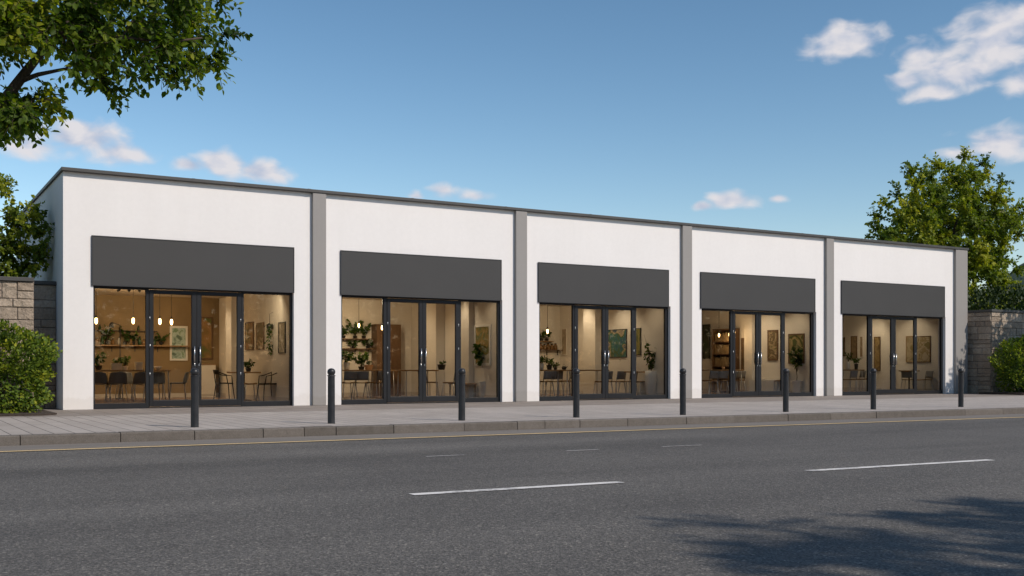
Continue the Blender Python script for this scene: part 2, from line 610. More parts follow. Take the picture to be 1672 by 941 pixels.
# ------------------------------------------------------------------ leaf meshes
def leaf_mesh(name, mat, parent, C, D, S, seed, width=0.55, fold=0.16, tone=None):
    """C: leaf base points, D: unit directions, S: lengths. One mesh of many small folded leaves."""
    rng = np.random.default_rng(seed)
    n = len(C)
    C = np.asarray(C, float); D = np.asarray(D, float); S = np.asarray(S, float)
    D = D / np.maximum(np.linalg.norm(D, axis=1, keepdims=True), 1e-9)
    up = rng.normal(size=(n, 3)) * 0.5 + np.array([0.26, -0.55, 0.75])
    side = np.cross(D, up)
    side /= np.maximum(np.linalg.norm(side, axis=1, keepdims=True), 1e-9)
    nor = np.cross(side, D)
    tx = np.array([0.0, 0.32, 0.68, 1.0, 0.68, 0.32])
    ty = np.array([0.0, 0.5, 0.42, 0.0, -0.42, -0.5]) * width
    tz = np.array([0.0, fold, fold * 0.7, -0.12, fold * 0.7, fold]) * 0.5
    V = (C[:, None, :] + S[:, None, None] * (tx[None, :, None] * D[:, None, :] + ty[None, :, None] * side[:, None, :] + tz[None, :, None] * nor[:, None, :])).reshape(-1, 3)
    base = (np.arange(n) * 6)[:, None]
    F = np.concatenate([base + np.array([[0, 5, 4, 3]]), base + np.array([[0, 3, 2, 1]])], axis=1).reshape(-1)
    me = bpy.data.meshes.new(name)
    me.vertices.add(len(V))
    me.vertices.foreach_set('co', V.astype(np.float32).reshape(-1))
    me.loops.add(len(F))
    me.loops.foreach_set('vertex_index', F.astype(np.int32))
    me.polygons.add(2 * n)
    me.polygons.foreach_set('loop_start', np.arange(0, 8 * n, 4, dtype=np.int32))
    me.polygons.foreach_set('loop_total', np.full(2 * n, 4, dtype=np.int32))
    me.update(calc_edges=True)
    a = me.attributes.new('rnd', 'FLOAT', 'FACE')
    r = rng.random(n) if tone is None else np.clip(np.asarray(tone) + rng.normal(size=n) * 0.16, 0, 1)
    a.data.foreach_set('value', np.repeat(r, 2).astype(np.float32))
    me.materials.append(mat)
    o = bpy.data.objects.new(name, me)
    link(o, parent)
    return o


def grow_tree(root, trunk_path, trunk_r, clumps, leaf_key, leaf_size, twigs, per_twig, twig_len, seed, droop=0.25, crown_name='crown', limbs=(), bark='bark', tone_mid=0.5, width=0.55):
    """Trunk and limbs as one tapered mesh, crown as leaves set along twigs that spray from each clump. World coordinates, root at origin offset."""
    rng = np.random.default_rng(seed)
    base = np.array(root.location)
    mb = MB()
    nodes, rads = [], []
    pth = [np.array(p, float) for p in trunk_path]
    n = len(pth)
    rr = [trunk_r * (1 - 0.55 * i / (n - 1)) for i in range(n)]
    rr[0] = trunk_r * 1.25
    mb.tube([p - base for p in pth], rr, 12)
    for i in range(n):
        if i >= n // 2:
            nodes.append(pth[i]); rads.append(rr[i])
    for lp, lr in limbs:
        lp = [np.array(p, float) for p in lp]
        k = len(lp)
        r2 = [lr * (1 - 0.7 * i / (k - 1)) for i in range(k)]
        mb.tube([p - base for p in lp], r2, 8)
        for p, r in list(zip(lp, r2))[1:]:
            nodes.append(p); rads.append(r)
    fork = pth[-1]
    order = sorted(range(len(clumps)), key=lambda i: np.linalg.norm(np.array(clumps[i]) - fork))
    Cs, Ds, Ss, Ts = [], [], [], []
    cen = np.mean(np.array(clumps), axis=0)
    for i in order:
        c = np.array(clumps[i], float)
        A = np.array(nodes)
        d = np.linalg.norm(A - c, axis=1)
        d = d + 0.35 * np.linalg.norm(A - fork, axis=1)
        j = int(np.argmin(d))
        a, ra = A[j], rads[j]
        L = np.linalg.norm(c - a)
        r0 = min(ra * 0.75, 0.008 + 0.022 * L)
        m1 = a + (c - a) * 0.35 + rng.normal(size=3) * 0.07 * L + np.array([0, 0, 0.06 * L])
        m2 = a + (c - a) * 0.7 + rng.normal(size=3) * 0.06 * L + np.array([0, 0, 0.05 * L])
        rs = [r0, r0 * 0.75, r0 * 0.5, max(0.003, r0 * 0.25)]
        mb.tube([p - base for p in (a, m1, m2, c)], rs, 5, cap=False)
        for p, r in zip((m1, m2, c), rs[1:]):
            nodes.append(p); rads.append(r)
        o = c - cen
        o = o / max(np.linalg.norm(o), 1e-6)
        bt = tone_mid + rng.normal() * 0.2
        for _ in range(twigs):
            td = o * 0.5 + rng.normal(size=3) * 0.75 + np.array([0, 0, -droop * 0.6])
            td /= np.linalg.norm(td)
            tl = twig_len * rng.uniform(0.6, 1.25)
            e = c + td * tl + np.array([0, 0, -droop * tl * 0.4])
            mid = c + td * tl * 0.5
            mb.tube([c - base, mid - base, e - base], [0.005, 0.0035, 0.002], 3, cap=False)
            for q in range(per_twig):
                f = (q + 0.6) / per_twig
                pnt = (c + (mid - c) * 2 * f) if f < 0.5 else (mid + (e - mid) * (2 * f - 1))
                sd = rng.normal(size=3)
                sd -= td * np.dot(sd, td)
                sd /= max(np.linalg.norm(sd), 1e-6)
                ld = td * 0.55 + sd * 0.75 + np.array([0, 0, -droop])
                Cs.append(pnt - base + rng.normal(size=3) * 0.01)
                Ds.append(ld)
                Ss.append(leaf_size * rng.uniform(0.65, 1.25))
                Ts.append(bt)
    mb.build('trunk', M[bark], root)
    leaf_mesh(crown_name, M[leaf_key], root, Cs, Ds, Ss, seed + 5, width=width, tone=Ts)


def inside(poly, x, y):
    r = False
    j = len(poly) - 1
    for i in range(len(poly)):
        xi, yi = poly[i]; xj, yj = poly[j]
        if (yi > y) != (yj > y) and x < (xj - xi) * (y - yi) / (yj - yi) + xi:
            r = not r
        j = i
    return r


def sample_poly(poly, n, y0, y1, rng):
    xs = [p[0] for p in poly]; ys = [p[1] for p in poly]
    out = []
    while len(out) < n:
        x, y = rng.uniform(min(xs), max(xs)), rng.uniform(min(ys), max(ys))
        if inside(poly, x, y):
            out.append(tuple(at(x, y, rng.uniform(y0, y1))))
    return out


# ================================================================== SETTING: ground, road, pavement
SL = -0.033                                     # the road runs at a slight angle to the facade


def kerbY(x):
    return -9.22 + SL * x


XA, XB = -160.0, 320.0
mb = MB()
mb.quad((-3000, -3000, -0.165), (3000, -3000, -0.165), (3000, 3000, -0.165), (-3000, 3000, -0.165))
tag(mb.build('ground', M['ground']), kind='structure')

mb = MB()
w = 16.6
mb.quad((XA, kerbY(XA) - w, -0.140), (XB, kerbY(XB) - w, -0.140), (XB, kerbY(XB) - 0.02, -0.140), (XA, kerbY(XA) - 0.02, -0.140))
tag(mb.build('road', M['asphalt']), kind='structure')

mb = MB()
mb.quad((XA, kerbY(XA) - 0.95, -0.136), (XB, kerbY(XB) - 0.95, -0.136), (XB, kerbY(XB) - 0.01, -0.136), (XA, kerbY(XA) - 0.01, -0.136))
tag(mb.build('gutter', M['gutter']), kind='structure')


def yl(x):
    return -10.33 - 0.036 * x


rl = random.Random(4)
mb = MB()
prev = None
for i in range(0, 481):
    x = XA + i
    h = 0.07 + rl.uniform(-0.006, 0.006)
    j = rl.uniform(-0.008, 0.008)
    cur = ((x, yl(x) + j - h, -0.132), (x, yl(x) + j + h, -0.132))
    if prev: mb.quad(prev[0], cur[0], cur[1], prev[1])
    prev = cur
tag(mb.build('yellow_road_line', M['paint_yellow']), kind='structure')


def dash(x0, x1, y0, slope, hw, mat, name, skew=0.0):
    mb = MB()
    a, b = y0, y0 + slope * (x1 - x0)
    n = 8
    for i in range(n):
        f0, f1 = i / n, (i + 1) / n
        s0 = skew * (1 if i == 0 else 0)
        s1 = skew * (1 if i == n - 1 else 0)
        xa, xb = x0 + (x1 - x0) * f0, x0 + (x1 - x0) * f1
        ya, yb = a + (b - a) * f0, a + (b - a) * f1
        mb.quad((xa, ya - hw, -0.134), (xb, yb - hw, -0.134), (xb, yb + hw, -0.134), (xa, ya + hw, -0.134))
    tag(mb.build(name, mat), kind='structure')


for k in range(0, 16):
    x0 = 0.33 + 4.33 * k if k <= 1 else 0.33 + 4.33 + 4.9 * (k - 1)
    ln = 2.06 if k == 0 else 2.75
    dash(x0, x0 + ln, -16.93 - 0.047 * x0, -0.047, 0.062, M['paint_white'], 'white_road_line')
for x0, x1, y0 in ((2.1, 2.6, -13.6), (4.0, 4.48, -13.72), (5.5, 6.15, -13.76)):
    dash(x0, x1, y0, -0.05, 0.028, M['paint_faint'], 'faded_road_line')

# kerb: stones of uneven length with open joints, measured from the photo, then carried on both ways
jpx = [33, 197, 318, 430, 497, 549, 643, 758, 845, 890, 947, 1025, 1121, 1200, 1287, 1356, 1431, 1576, 1638]
jx = []
for p in jpx:
    rx, ry = ray(p)
    t = (kerbY(0) + SL * (CAMX) - CAMY) / (ry - SL * rx)
    jx.append(CAMX + rx * t)
rk = random.Random(8)
x = jx[0]
while x > -60:
    x -= rk.uniform(0.95, 1.6); jx.insert(0, x)
x = jx[-1]
while x < 120:
    x += rk.uniform(0.95, 1.9); jx.append(x)
mb = MB()
for a, b in zip(jx, jx[1:]):
    g = 0.006
    a2, b2 = a + g, b - g
    dz, dy = rk.uniform(-0.004, 0.004), rk.uniform(-0.005, 0.005)
    ya, yb = kerbY(a2) + dy, kerbY(b2) + dy
    bk = 0.20
    ch = 0.018
    prof = [(0.0, -0.17), (0.0, dz - ch), (ch, dz), (bk, dz), (bk, -0.17)]
    vs = [(a2, ya + p, z) for p, z in prof] + [(b2, yb + p, z) for p, z in prof]
    k = len(prof)
    fs = [(i, i + 1, k + i + 1, k + i)[::-1] for i in range(k - 1)] + [tuple(range(k)), tuple(range(2 * k - 1, k - 1, -1))]
    mb.add(vs, fs, rk.random())
tag(mb.build('kerb', M['kerb']), kind='structure')
mb = MB()
mb.quad((-60, kerbY(-60) + 0.03, -0.03), (120, kerbY(120) + 0.03, -0.03), (120, kerbY(120) + 0.19, -0.03), (-60, kerbY(-60) + 0.19, -0.03))
tag(mb.build('kerb_bedding', M['mortar']), kind='structure')

mb = MB()
mb.quad((XA, kerbY(XA) + 0.205, -0.003), (XB, kerbY(XB) + 0.205, -0.003), (XB, -3.3, -0.003), (XA, -3.3, -0.003))
tag(mb.build('pavement', M['paver']), kind='structure')
mb = MB()
mb.quad((XA, -3.3, -0.003), (XB, -3.3, -0.003), (XB, 1.4, -0.003), (XA, 1.4, -0.003))
tag(mb.build('pavement_strip', M['paverdark']), kind='structure')

# far side of the street (behind the camera): kerb and pavement
mb = MB()
vs = []
for X in (XA, XB):
    y = kerbY(X) - w
    vs += [(X, y, -0.16), (X, y, -0.01), (X, y - 0.16, -0.005), (X, y - 5.0, -0.005)]
mb.add(vs, [(0, 1, 5, 4), (1, 2, 6, 5), (2, 3, 7, 6)])
tag(mb.build('opposite_pavement', M['paver']), kind='structure')

# ================================================================== BUILDING
XR, DEP, ZT = 30.50, 9.3, 5.19
OPEN = [(0.62, 5.20), (6.42, 11.04), (12.22, 16.84), (18.04, 22.92), (24.13, 29.40)]
PANEL = [(0.58, 5.20), (6.39, 11.00), (12.17, 16.75), (17.98, 22.84), (24.06, 29.32)]
PIL = [(5.65, 5.99), (11.42, 11.77), (17.23, 17.59), (23.30, 23.64), (29.85, XR)]
FR = [[0.64, 0.67, 1.76, 1.83, 1.92, 2.79, 2.9, 3.0, 3.85, 3.95, 4.01, 5.14],
      [6.47, 6.49, 7.61, 7.7, 7.79, 8.61, 8.71, 8.81, 9.68, 9.78, 9.84, 10.96],
      [12.3, 12.31, 13.41, 13.47, 13.58, 14.43, 14.54, 14.64, 15.48, 15.58, 15.65, 16.73],
      [18.15, 18.16, 19.31, 19.4, 19.5, 20.37, 20.47, 20.59, 21.46, 21.56, 21.63, 22.81],
      [24.27, 24.29, 25.52, 25.59, 25.71, 26.66, 26.79, 26.89, 27.85, 27.95, 28.01, 29.31]]
OT = 2.75
bld = thing('shop_building', 'long low white rendered shop building with five glazed shopfronts and dark sign panels', 'building')

# facade with openings: only outer faces, no seams
xs = sorted({0.0, XR, *[v for o in OPEN for v in o]})
zs = [0.0, OT, ZT]


def solid(i, k):
    if i < 0 or k < 0 or i >= len(xs) - 1 or k >= 2: return False
    if k == 1: return True
    m_ = (xs[i] + xs[i + 1]) / 2
    return not any(a < m_ < b for a, b in OPEN)


mb = MB()
T = 0.30
for i in range(len(xs) - 1):
    for k in range(2):
        if not solid(i, k): continue
        x0, x1, z0, z1 = xs[i], xs[i + 1], zs[k], zs[k + 1]
        mb.quad((x0, 0, z0), (x1, 0, z0), (x1, 0, z1), (x0, 0, z1))
        mb.quad((x1, T, z0), (x0, T, z0), (x0, T, z1), (x1, T, z1))
        if not solid(i - 1, k): mb.quad((x0, T, z0), (x0, 0, z0), (x0, 0, z1), (x0, T, z1))
        if not solid(i + 1, k): mb.quad((x1, 0, z0), (x1, T, z0), (x1, T, z1), (x1, 0, z1))
        if not solid(i, k - 1) and k > 0: mb.quad((x0, T, z0), (x1, T, z0), (x1, 0, z0), (x0, 0, z0))
        if not solid(i, k + 1): mb.quad((x0, 0, z1), (x1, 0, z1), (x1, T, z1), (x0, T, z1))
mb.build('front_wall', M['white'], bld)
MB().box(0, T, T + 0.001, DEP, 0, ZT).build('side_wall', M['white'], bld)
MB().box(XR - T, XR, T + 0.001, DEP, 0, ZT).build('side_wall', M['white'], bld)
MB().box(T + 0.001, XR - T - 0.001, DEP - T, DEP, 0, ZT).build('rear_wall', M['white'], bld)
MB().box(T + 0.002, XR - T - 0.002, T + 0.002, DEP - T - 0.002, 4.75, 4.9).build('roof', M['roof'], bld)
mb = MB()
mb.box(-0.05, XR + 0.05, -0.125, T + 0.06, ZT + 0.002, ZT + 0.075)
mb.box(-0.05, T + 0.05, T + 0.063, DEP + 0.05, ZT + 0.002, ZT + 0.075)
mb.box(XR - T - 0.05, XR + 0.05, T + 0.063, DEP + 0.05, ZT + 0.002, ZT + 0.075)
mb.box(T + 0.053, XR - T - 0.053, DEP - T - 0.05, DEP + 0.05, ZT + 0.002, ZT + 0.075)
for k in range(1, 11):                                        # lapped joints of the coping sheets
    xk = XR * k / 11
    mb.box(xk - 0.04, xk + 0.04, -0.129, T + 0.064, ZT + 0.0, ZT + 0.079)
mb.build('coping', M['coping'], bld, bevel=0.006)
for a, b in PIL:
    e = 0 if b < XR else 0.0
    MB().box(a, b, -0.10, -0.001, 0.0, ZT - 0.002).build('pilaster', M['pilaster'], bld, bevel=0.006)
for a, b in PANEL:
    f = MB().box(a + 0.022, b - 0.022, -0.038, -0.001, 2.752, 3.808).build('sign_panel', M['panel'], bld)
    q = MB()
    q.box(a, b, -0.046, -0.002, 3.81, 3.832)
    q.box(a, b, -0.046, -0.002, 2.728, 2.75)
    q.box(a, a + 0.02, -0.046, -0.002, 2.7505, 3.8095)
    q.box(b - 0.02, b, -0.046, -0.002, 2.7505, 3.8095)
    q.build('panel_trim', M['trim'], f, bevel=0.003)

Y0, Y1 = 0.11, 0.19
GY0, GY1 = 0.144, 0.154


def hinge(door, x, z):
    MB().tube([(x, Y0 - 0.008, z - 0.035), (x, Y0 - 0.008, z + 0.035)], 0.011, 8).build('hinge', M['steel'], door)


for (L, Rr), a in zip(OPEN, FR):
    a = list(a)
    a[0] = L
    a[1] = max(a[1], L + 0.035)
    # fixed window on the left
    q = MB()
    q.box(L + 0.002, a[1], Y0, Y1, 0.0, OT - 0.002)
    q.box(a[2], a[3], Y0, Y1, 0.0, OT - 0.002)
    q.box(a[1] + 0.0005, a[2] - 0.0005, Y0, Y1, 0.0, 0.12)
    q.box(a[1] + 0.0005, a[2] - 0.0005, Y0, Y1, 2.68, OT - 0.002)
    wdw = q.build('window', M['frame'], bld, bevel=0.004)
    MB().box(a[1] - 0.01, a[2] + 0.01, GY0, GY1, 0.11, 2.69).build('glass_pane', M['glass'], wdw)
    # fixed window on the right
    q = MB()
    q.box(a[9], a[10], Y0, Y1, 0.0, OT - 0.002)
    q.box(a[11], Rr - 0.002, Y0, Y1, 0.0, OT - 0.002)
    q.box(a[10] + 0.0005, a[11] - 0.0005, Y0, Y1, 0.0, 0.12)
    q.box(a[10] + 0.0005, a[11] - 0.0005, Y0, Y1, 2.68, OT - 0.002)
    wdw = q.build('window', M['frame'], bld, bevel=0.004)
    MB().box(a[10] - 0.01, a[11] + 0.01, GY0, GY1, 0.11, 2.69).build('glass_pane', M['glass'], wdw)
    # door frame: head and threshold between the mullions
    q = MB()
    q.box(a[3] + 0.001, a[9] - 0.001, Y0, Y1, 2.705, OT - 0.002)
    q.build('door_head', M['frame'], bld, bevel=0.003)
    MB().box(a[3] + 0.001, a[9] - 0.001, Y0 - 0.03, Y1, 0.0, 0.022).build('door_threshold', M['frame'], bld, bevel=0.003)
    for s, (d0, g0, g1, d1) in enumerate(((a[3] + 0.006, a[4], a[5], a[6] - 0.003), (a[6] + 0.003, a[7], a[8], a[9] - 0.006))):
        q = MB()
        yA, yB = Y0 - 0.012, Y0 + 0.05
        q.box(d0, g0, yA, yB, 0.03, 2.695)
        q.box(g1, d1, yA, yB, 0.03, 2.695)
        q.box(g0 + 0.0005, g1 - 0.0005, yA, yB, 0.03, 0.17)
        q.box(g0 + 0.0005, g1 - 0.0005, yA, yB, 2.61, 2.695)
        # glazing bead
        for u0, u1, w0, w1 in ((g0, g0 + 0.012, 0.17, 2.61), (g1 - 0.012, g1, 0.17, 2.61), (g0 + 0.012, g1 - 0.012, 0.17, 0.182), (g0 + 0.012, g1 - 0.012, 2.598, 2.61)):
            q.box(u0 + 0.0006, u1 - 0.0006, yA + 0.012, yB - 0.012, w0 + 0.0006, w1 - 0.0006)
        dr = q.build('door', M['frame'], bld, bevel=0.004)
        MB().box(g0 - 0.008, g1 + 0.008, yA + 0.026, yA + 0.036, 0.162, 2.618).build('glass_pane', M['glass'], dr)
        hx = d1 - 0.062 if s == 0 else d0 + 0.062
        for yy, sg in ((yA, -1), (yB, 1)):
            MB().tube([(hx, yy + sg * 0.055, 1.03), (hx, yy + sg * 0.055, 1.42)], 0.013, 10) \
                .tube([(hx, yy, 1.08), (hx, yy + sg * 0.055, 1.08)], 0.009, 8) \
                .tube([(hx, yy, 1.37), (hx, yy + sg * 0.055, 1.37)], 0.009, 8).build('handle', M['steel'], dr)
        lx = d1 - 0.045 if s == 0 else d0 + 0.045
        MB().box(lx - 0.014, lx + 0.014, yA - 0.012, yA - 0.0005, 0.965, 1.015).build('lock', M['steel'], dr, bevel=0.003)
        hz = d0 + 0.012 if s == 0 else d1 - 0.012
        for z in (0.78, 1.42, 2.05):
            hinge(dr, hz, z)

# ---- rooms
PARTX = [5.75, 11.55, 17.36, 23.42]
ROOM = [(0.30, 5.75, 8.6), (5.92, 11.55, 6.8), (11.72, 17.36, 6.8), (17.53, 23.42, 6.8), (23.59, 30.16, 6.8)]
ZC = 3.10
MB().box(T + 0.001, XR - T - 0.001, T + 0.001, DEP - T - 0.001, -0.05, 0.012).build('shop_floor', M['floor'], bld)
MB().box(T + 0.001, XR - T - 0.001, T + 0.001, DEP - T - 0.001, ZC, ZC + 0.1).build('shop_ceiling', M['ceiling'], bld)
for i, (x0, x1, dp) in enumerate(ROOM):
    if i < 4:
        MB().box(x1, x1 + 0.17, T + 0.001, DEP - T - 0.002, 0.013, ZC - 0.001).build('partition_wall', M['cream'], bld)
    else:
        MB().box(x1, XR - T - 0.001, T + 0.001, DEP - T - 0.002, 0.013, ZC - 0.001).build('partition_wall', M['cream'], bld)
    bm_ = M['brownwall'] if i == 0 else M['cream']
    MB().box(x0 + 0.002, x1 - 0.002, dp, dp + 0.1, 0.013, ZC - 0.001).build('back_wall', bm_, bld)
    q = MB()
    q.box(x0 + 0.003, x1 - 0.02, dp - 0.018, dp - 0.001, 0.013, 0.14)
    q.box(x1 - 0.018, x1 - 0.001, T + 0.003, dp - 0.003, 0.013, 0.14)
    q.build('skirting', M['skirt'], bld)
# wall piers that step out of the right-hand walls
for X, ya, yb, d in ((11.55, 4.4, 5.1, 0.30), (11.55, 2.55, 2.85, 0.16), (17.36, 4.2, 4.9, 0.30), (23.42, 3.3, 3.7, 0.20), (30.16, 2.9, 3.3, 0.22), (5.75, 6.2, 6.8, 0.3)):
    MB().box(X - d, X - 0.001, ya, yb, 0.0135, ZC - 0.0015).build('wall_pier', M['cream'], bld)

# ================================================================== FURNITURE
SHOP = ['leftmost shop', 'second shop from left', 'middle shop', 'fourth shop from left', 'rightmost shop']
protos = {}


def make_chair(kind):
    names = {'shell': 'dining_chair', 'wood': 'dining_chair', 'black': 'armchair', 'stool': 'stool'}
    o = thing(names[kind], 'chair', {'stool': 'stool', 'black': 'armchair'}.get(kind, 'chair'))
    zS = 0.455
    legm = {'shell': M['chairmetal'], 'wood': M['chairmetal'], 'black': M['black'], 'stool': M['chairmetal']}[kind]
    seatm = {'shell': M['shell'], 'wood': M['oak'], 'black': M['black'], 'stool': M['oak']}[kind]
    backm = {'shell': M['shell'], 'wood': M['chairback'], 'black': M['black'], 'stool': M['oak']}[kind]
    hw, hd = (0.23, 0.22) if kind != 'stool' else (0.18, 0.17)

    def seat(u, v):
        x, y = (u - 0.5) * 2, (v - 0.5) * 2
        r = 1 - 0.12 * (x * x) * (y * y)
        return (x * hw * r, y * hd * r, zS + 0.018 * (x * x) - 0.02 * max(0, y - 0.5))
    MB().sheet(seat, 8, 8, (0, 0, 0.022 if kind != 'stool' else 0.03)).build('seat', seatm, o)
    if kind == 'shell':
        def back(u, v):
            a = (u - 0.5) * 2
            wv = (0.245 - 0.02 * v) * (1 - 0.22 * max(0, v - 0.55) * a * a)
            return (a * wv, -0.235 - 0.07 * v + 0.10 * a * a, zS + 0.03 + 0.315 * v * (1 - 0.10 * a * a * v))
        MB().sheet(back, 12, 8, (0, -0.018, 0)).build('backrest', backm, o)
    elif kind == 'wood':
        def back(u, v):
            a = (u - 0.5) * 2
            return (a * 0.205, -0.225 - 0.05 * v + 0.035 * a * a, zS + 0.09 + 0.26 * v)
        q = MB().sheet(back, 8, 4, (0, -0.014, 0))
        for s in (-1, 1):
            q.tube([(s * 0.19, -0.19, zS), (s * 0.19, -0.225, zS + 0.2), (s * 0.185, -0.262, zS + 0.345)], 0.011, 8)
        q.build('backrest', backm, o)
    elif kind == 'black':
        def back(u, v):
            a = (u - 0.5) * 2
            return (a * 0.225, -0.255 - 0.03 * v + 0.06 * a * a, zS + 0.27 + 0.13 * v)
        q = MB().sheet(back, 8, 3, (0, -0.02, 0))
        for s in (-1, 1):
            q.tube([(s * 0.2, -0.18, zS), (s * 0.215, -0.225, zS + 0.36)], 0.014, 8)
        q.build('backrest', backm, o)
        for s in (-1, 1):
            MB().tube([(s * 0.225, -0.21, zS + 0.33), (s * 0.24, 0.0, zS + 0.25), (s * 0.235, 0.14, zS + 0.23), (s * 0.21, 0.17, zS + 0.01)], 0.014, 8).build('armrest', backm, o)
    for sx in (-1, 1):
        for sy in (-1, 1):
            MB().tube([(sx * hw * 0.8, sy * hd * 0.8, zS + 0.005), (sx * (hw * 0.8 + 0.055), sy * (hd * 0.8 + 0.05), 0.0)], [0.016, 0.012], 8).build('leg', legm, o)
    return o


def put_chair(kind, px, Y, rot, label, shop, group='chairs inside the shops'):
    if kind in protos:
        o = copy_tree(protos[kind])
    else:
        o = protos[kind] = make_chair(kind)
    X = at(px, 0, Y).x
    o.location = (X, Y, 0.0125)
    o.rotation_euler = (0, 0, R(rot))
    o['label'] = label + ', ' + SHOP[shop]
    o['group'] = group
    return o


def table(px0, px1, Y, dy, label, shop, z=0.85, legs='four', X=None):
    x0, x1 = X if X else (at(px0, 0, Y).x, at(px1, 0, Y).x)
    cx, hw = (x0 + x1) / 2, (x1 - x0) / 2
    o = thing('cafe_table', label + ', ' + SHOP[shop], 'table', (cx, Y, 0.0125), 0, 'wooden cafe tables')
    MB().box(-hw, hw, -dy, dy, z - 0.042, z).build('table_top', M['oak'], o, bevel=0.008)
    if legs == 'four':
        for sx in (-1, 1):
            for sy in (-1, 1):
                MB().tube([(sx * (hw - 0.07), sy * (dy - 0.06), z - 0.035), (sx * (hw - 0.05), sy * (dy - 0.04), 0)], 0.016, 8).build('leg', M['chairmetal'], o)
    else:
        MB().tube([(0, 0, z - 0.035), (0, 0, 0.02)], 0.028, 10).build('pedestal', M['black'], o)
        MB().lathe([(0.22, 0.0), (0.22, 0.012), (0.05, 0.03)], n=20).build('foot', M['black'], o)
    return o


def pot_plant(loc, pot, pr, ph, h, spread, n, ls, label, seed, name='potted_plant', stem=0.0, group=None):
    o = thing(name, label, 'plant', loc, 0, group)
    if pot:
        MB().lathe([(pr * 0.72, 0), (pr * 0.8, ph * 0.3), (pr, ph * 0.97), (pr * 1.02, ph), (pr * 0.88, ph), (pr * 0.86, ph - 0.012)], n=18).build('pot', M[pot], o)
    rng = np.random.default_rng(seed)
    C, D, S = [], [], []
    st = MB()
    ns = 7
    z0 = ph - 0.015
    if stem > 0:
        st.tube([(0, 0, z0), (0.01, 0, z0 + stem * 0.5), (-0.01, 0.01, z0 + stem)], 0.012, 6)
        z0 += stem
    for s in range(ns):
        a = 2 * math.pi * s / ns + rng.uniform(-0.3, 0.3)
        hh = h * rng.uniform(0.55, 1.05)
        rr = spread * rng.uniform(0.25, 1.0)
        p = [np.array([0.2 * rr * math.cos(a) * 0.3, 0.2 * rr * math.sin(a) * 0.3, z0]), np.array([rr * 0.4 * math.cos(a), rr * 0.4 * math.sin(a), z0 + hh * 0.6]), np.array([rr * math.cos(a), rr * math.sin(a), z0 + hh])]
        st.tube(p, [0.006, 0.004, 0.002], 5)
        for k in range(n // ns):
            f = rng.uniform(0.25, 1.0)
            c = p[0] * (1 - f) ** 2 + 2 * p[1] * f * (1 - f) + p[2] * f * f
            d = rng.normal(size=3) * 0.8 + np.array([math.cos(a), math.sin(a), 0.25])
            C.append(c); D.append(d); S.append(ls * rng.uniform(0.6, 1.3))
    st.build('stems', M['bark'], o)
    leaf_mesh('leaves', M['plantleaf'], o, C, D, S, seed)
    return o


def picture(px0, px1, yt, yb, X, cols, label, seed, frame='black', depth=0.035, fw=0.03, scale=3.0, off=0.0):
    """A framed picture hung flat on a wall that faces the street's left (plane x = X)."""
    a, b = atx(px0, (yt + yb) / 2, X), atx(px1, (yt + yb) / 2, X)
    zt = (atx(px0, yt, X).z + atx(px1, yt, X).z) / 2
    zb = (atx(px0, yb, X).z + atx(px1, yb, X).z) / 2
    y0, y1 = min(a.y, b.y), max(a.y, b.y)
    o = thing('wall_picture', label, 'picture', (X - 0.002 - off, (y0 + y1) / 2, (zt + zb) / 2), 0, 'pictures on the shop walls')
    hw, hh = (y1 - y0) / 2, (zt - zb) / 2
    q = MB()
    q.box(-depth, 0, -hw, -hw + fw, -hh, hh)
    q.box(-depth, 0, hw - fw, hw, -hh, hh)
    q.box(-depth, 0, -hw + fw + 0.0005, hw - fw - 0.0005, hh - fw, hh)
    q.box(-depth, 0, -hw + fw + 0.0005, hw - fw - 0.0005, -hh, -hh + fw)
    q.build('frame', M[frame], o, bevel=0.003)
    MB().box(-depth + 0.012, -0.004, -hw + fw, hw - fw, -hh + fw, hh - fw).build('canvas', picture_mat('picture %d' % seed, cols, scale, seed), o)
    return o


def back_picture(px0, px1, yt, yb, Y, cols, label, seed, frame='whitepot', fw=0.04, scale=3.0):
    a, b = at(px0, yb, Y), at(px1, yt, Y)
    o = thing('wall_picture', label, 'picture', ((a.x + b.x) / 2, Y - 0.002, (a.z + b.z) / 2), 0, 'pictures on the shop walls')
    hw, hh = (b.x - a.x) / 2, (b.z - a.z) / 2
    q = MB()
    q.box(-hw, -hw + fw, -0.035, 0, -hh, hh)
    q.box(hw - fw, hw, -0.035, 0, -hh, hh)
    q.box(-hw + fw + 0.0005, hw - fw - 0.0005, -0.035, 0, hh - fw, hh)
    q.box(-hw + fw + 0.0005, hw - fw - 0.0005, -0.035, 0, -hh, -hh + fw)
    q.build('frame', M[frame], o, bevel=0.003)
    MB().box(-hw + fw, hw - fw, -0.022, -0.004, -hh + fw, hh - fw).build('canvas', picture_mat('picture %d' % seed, cols, scale, seed), o)
    return o


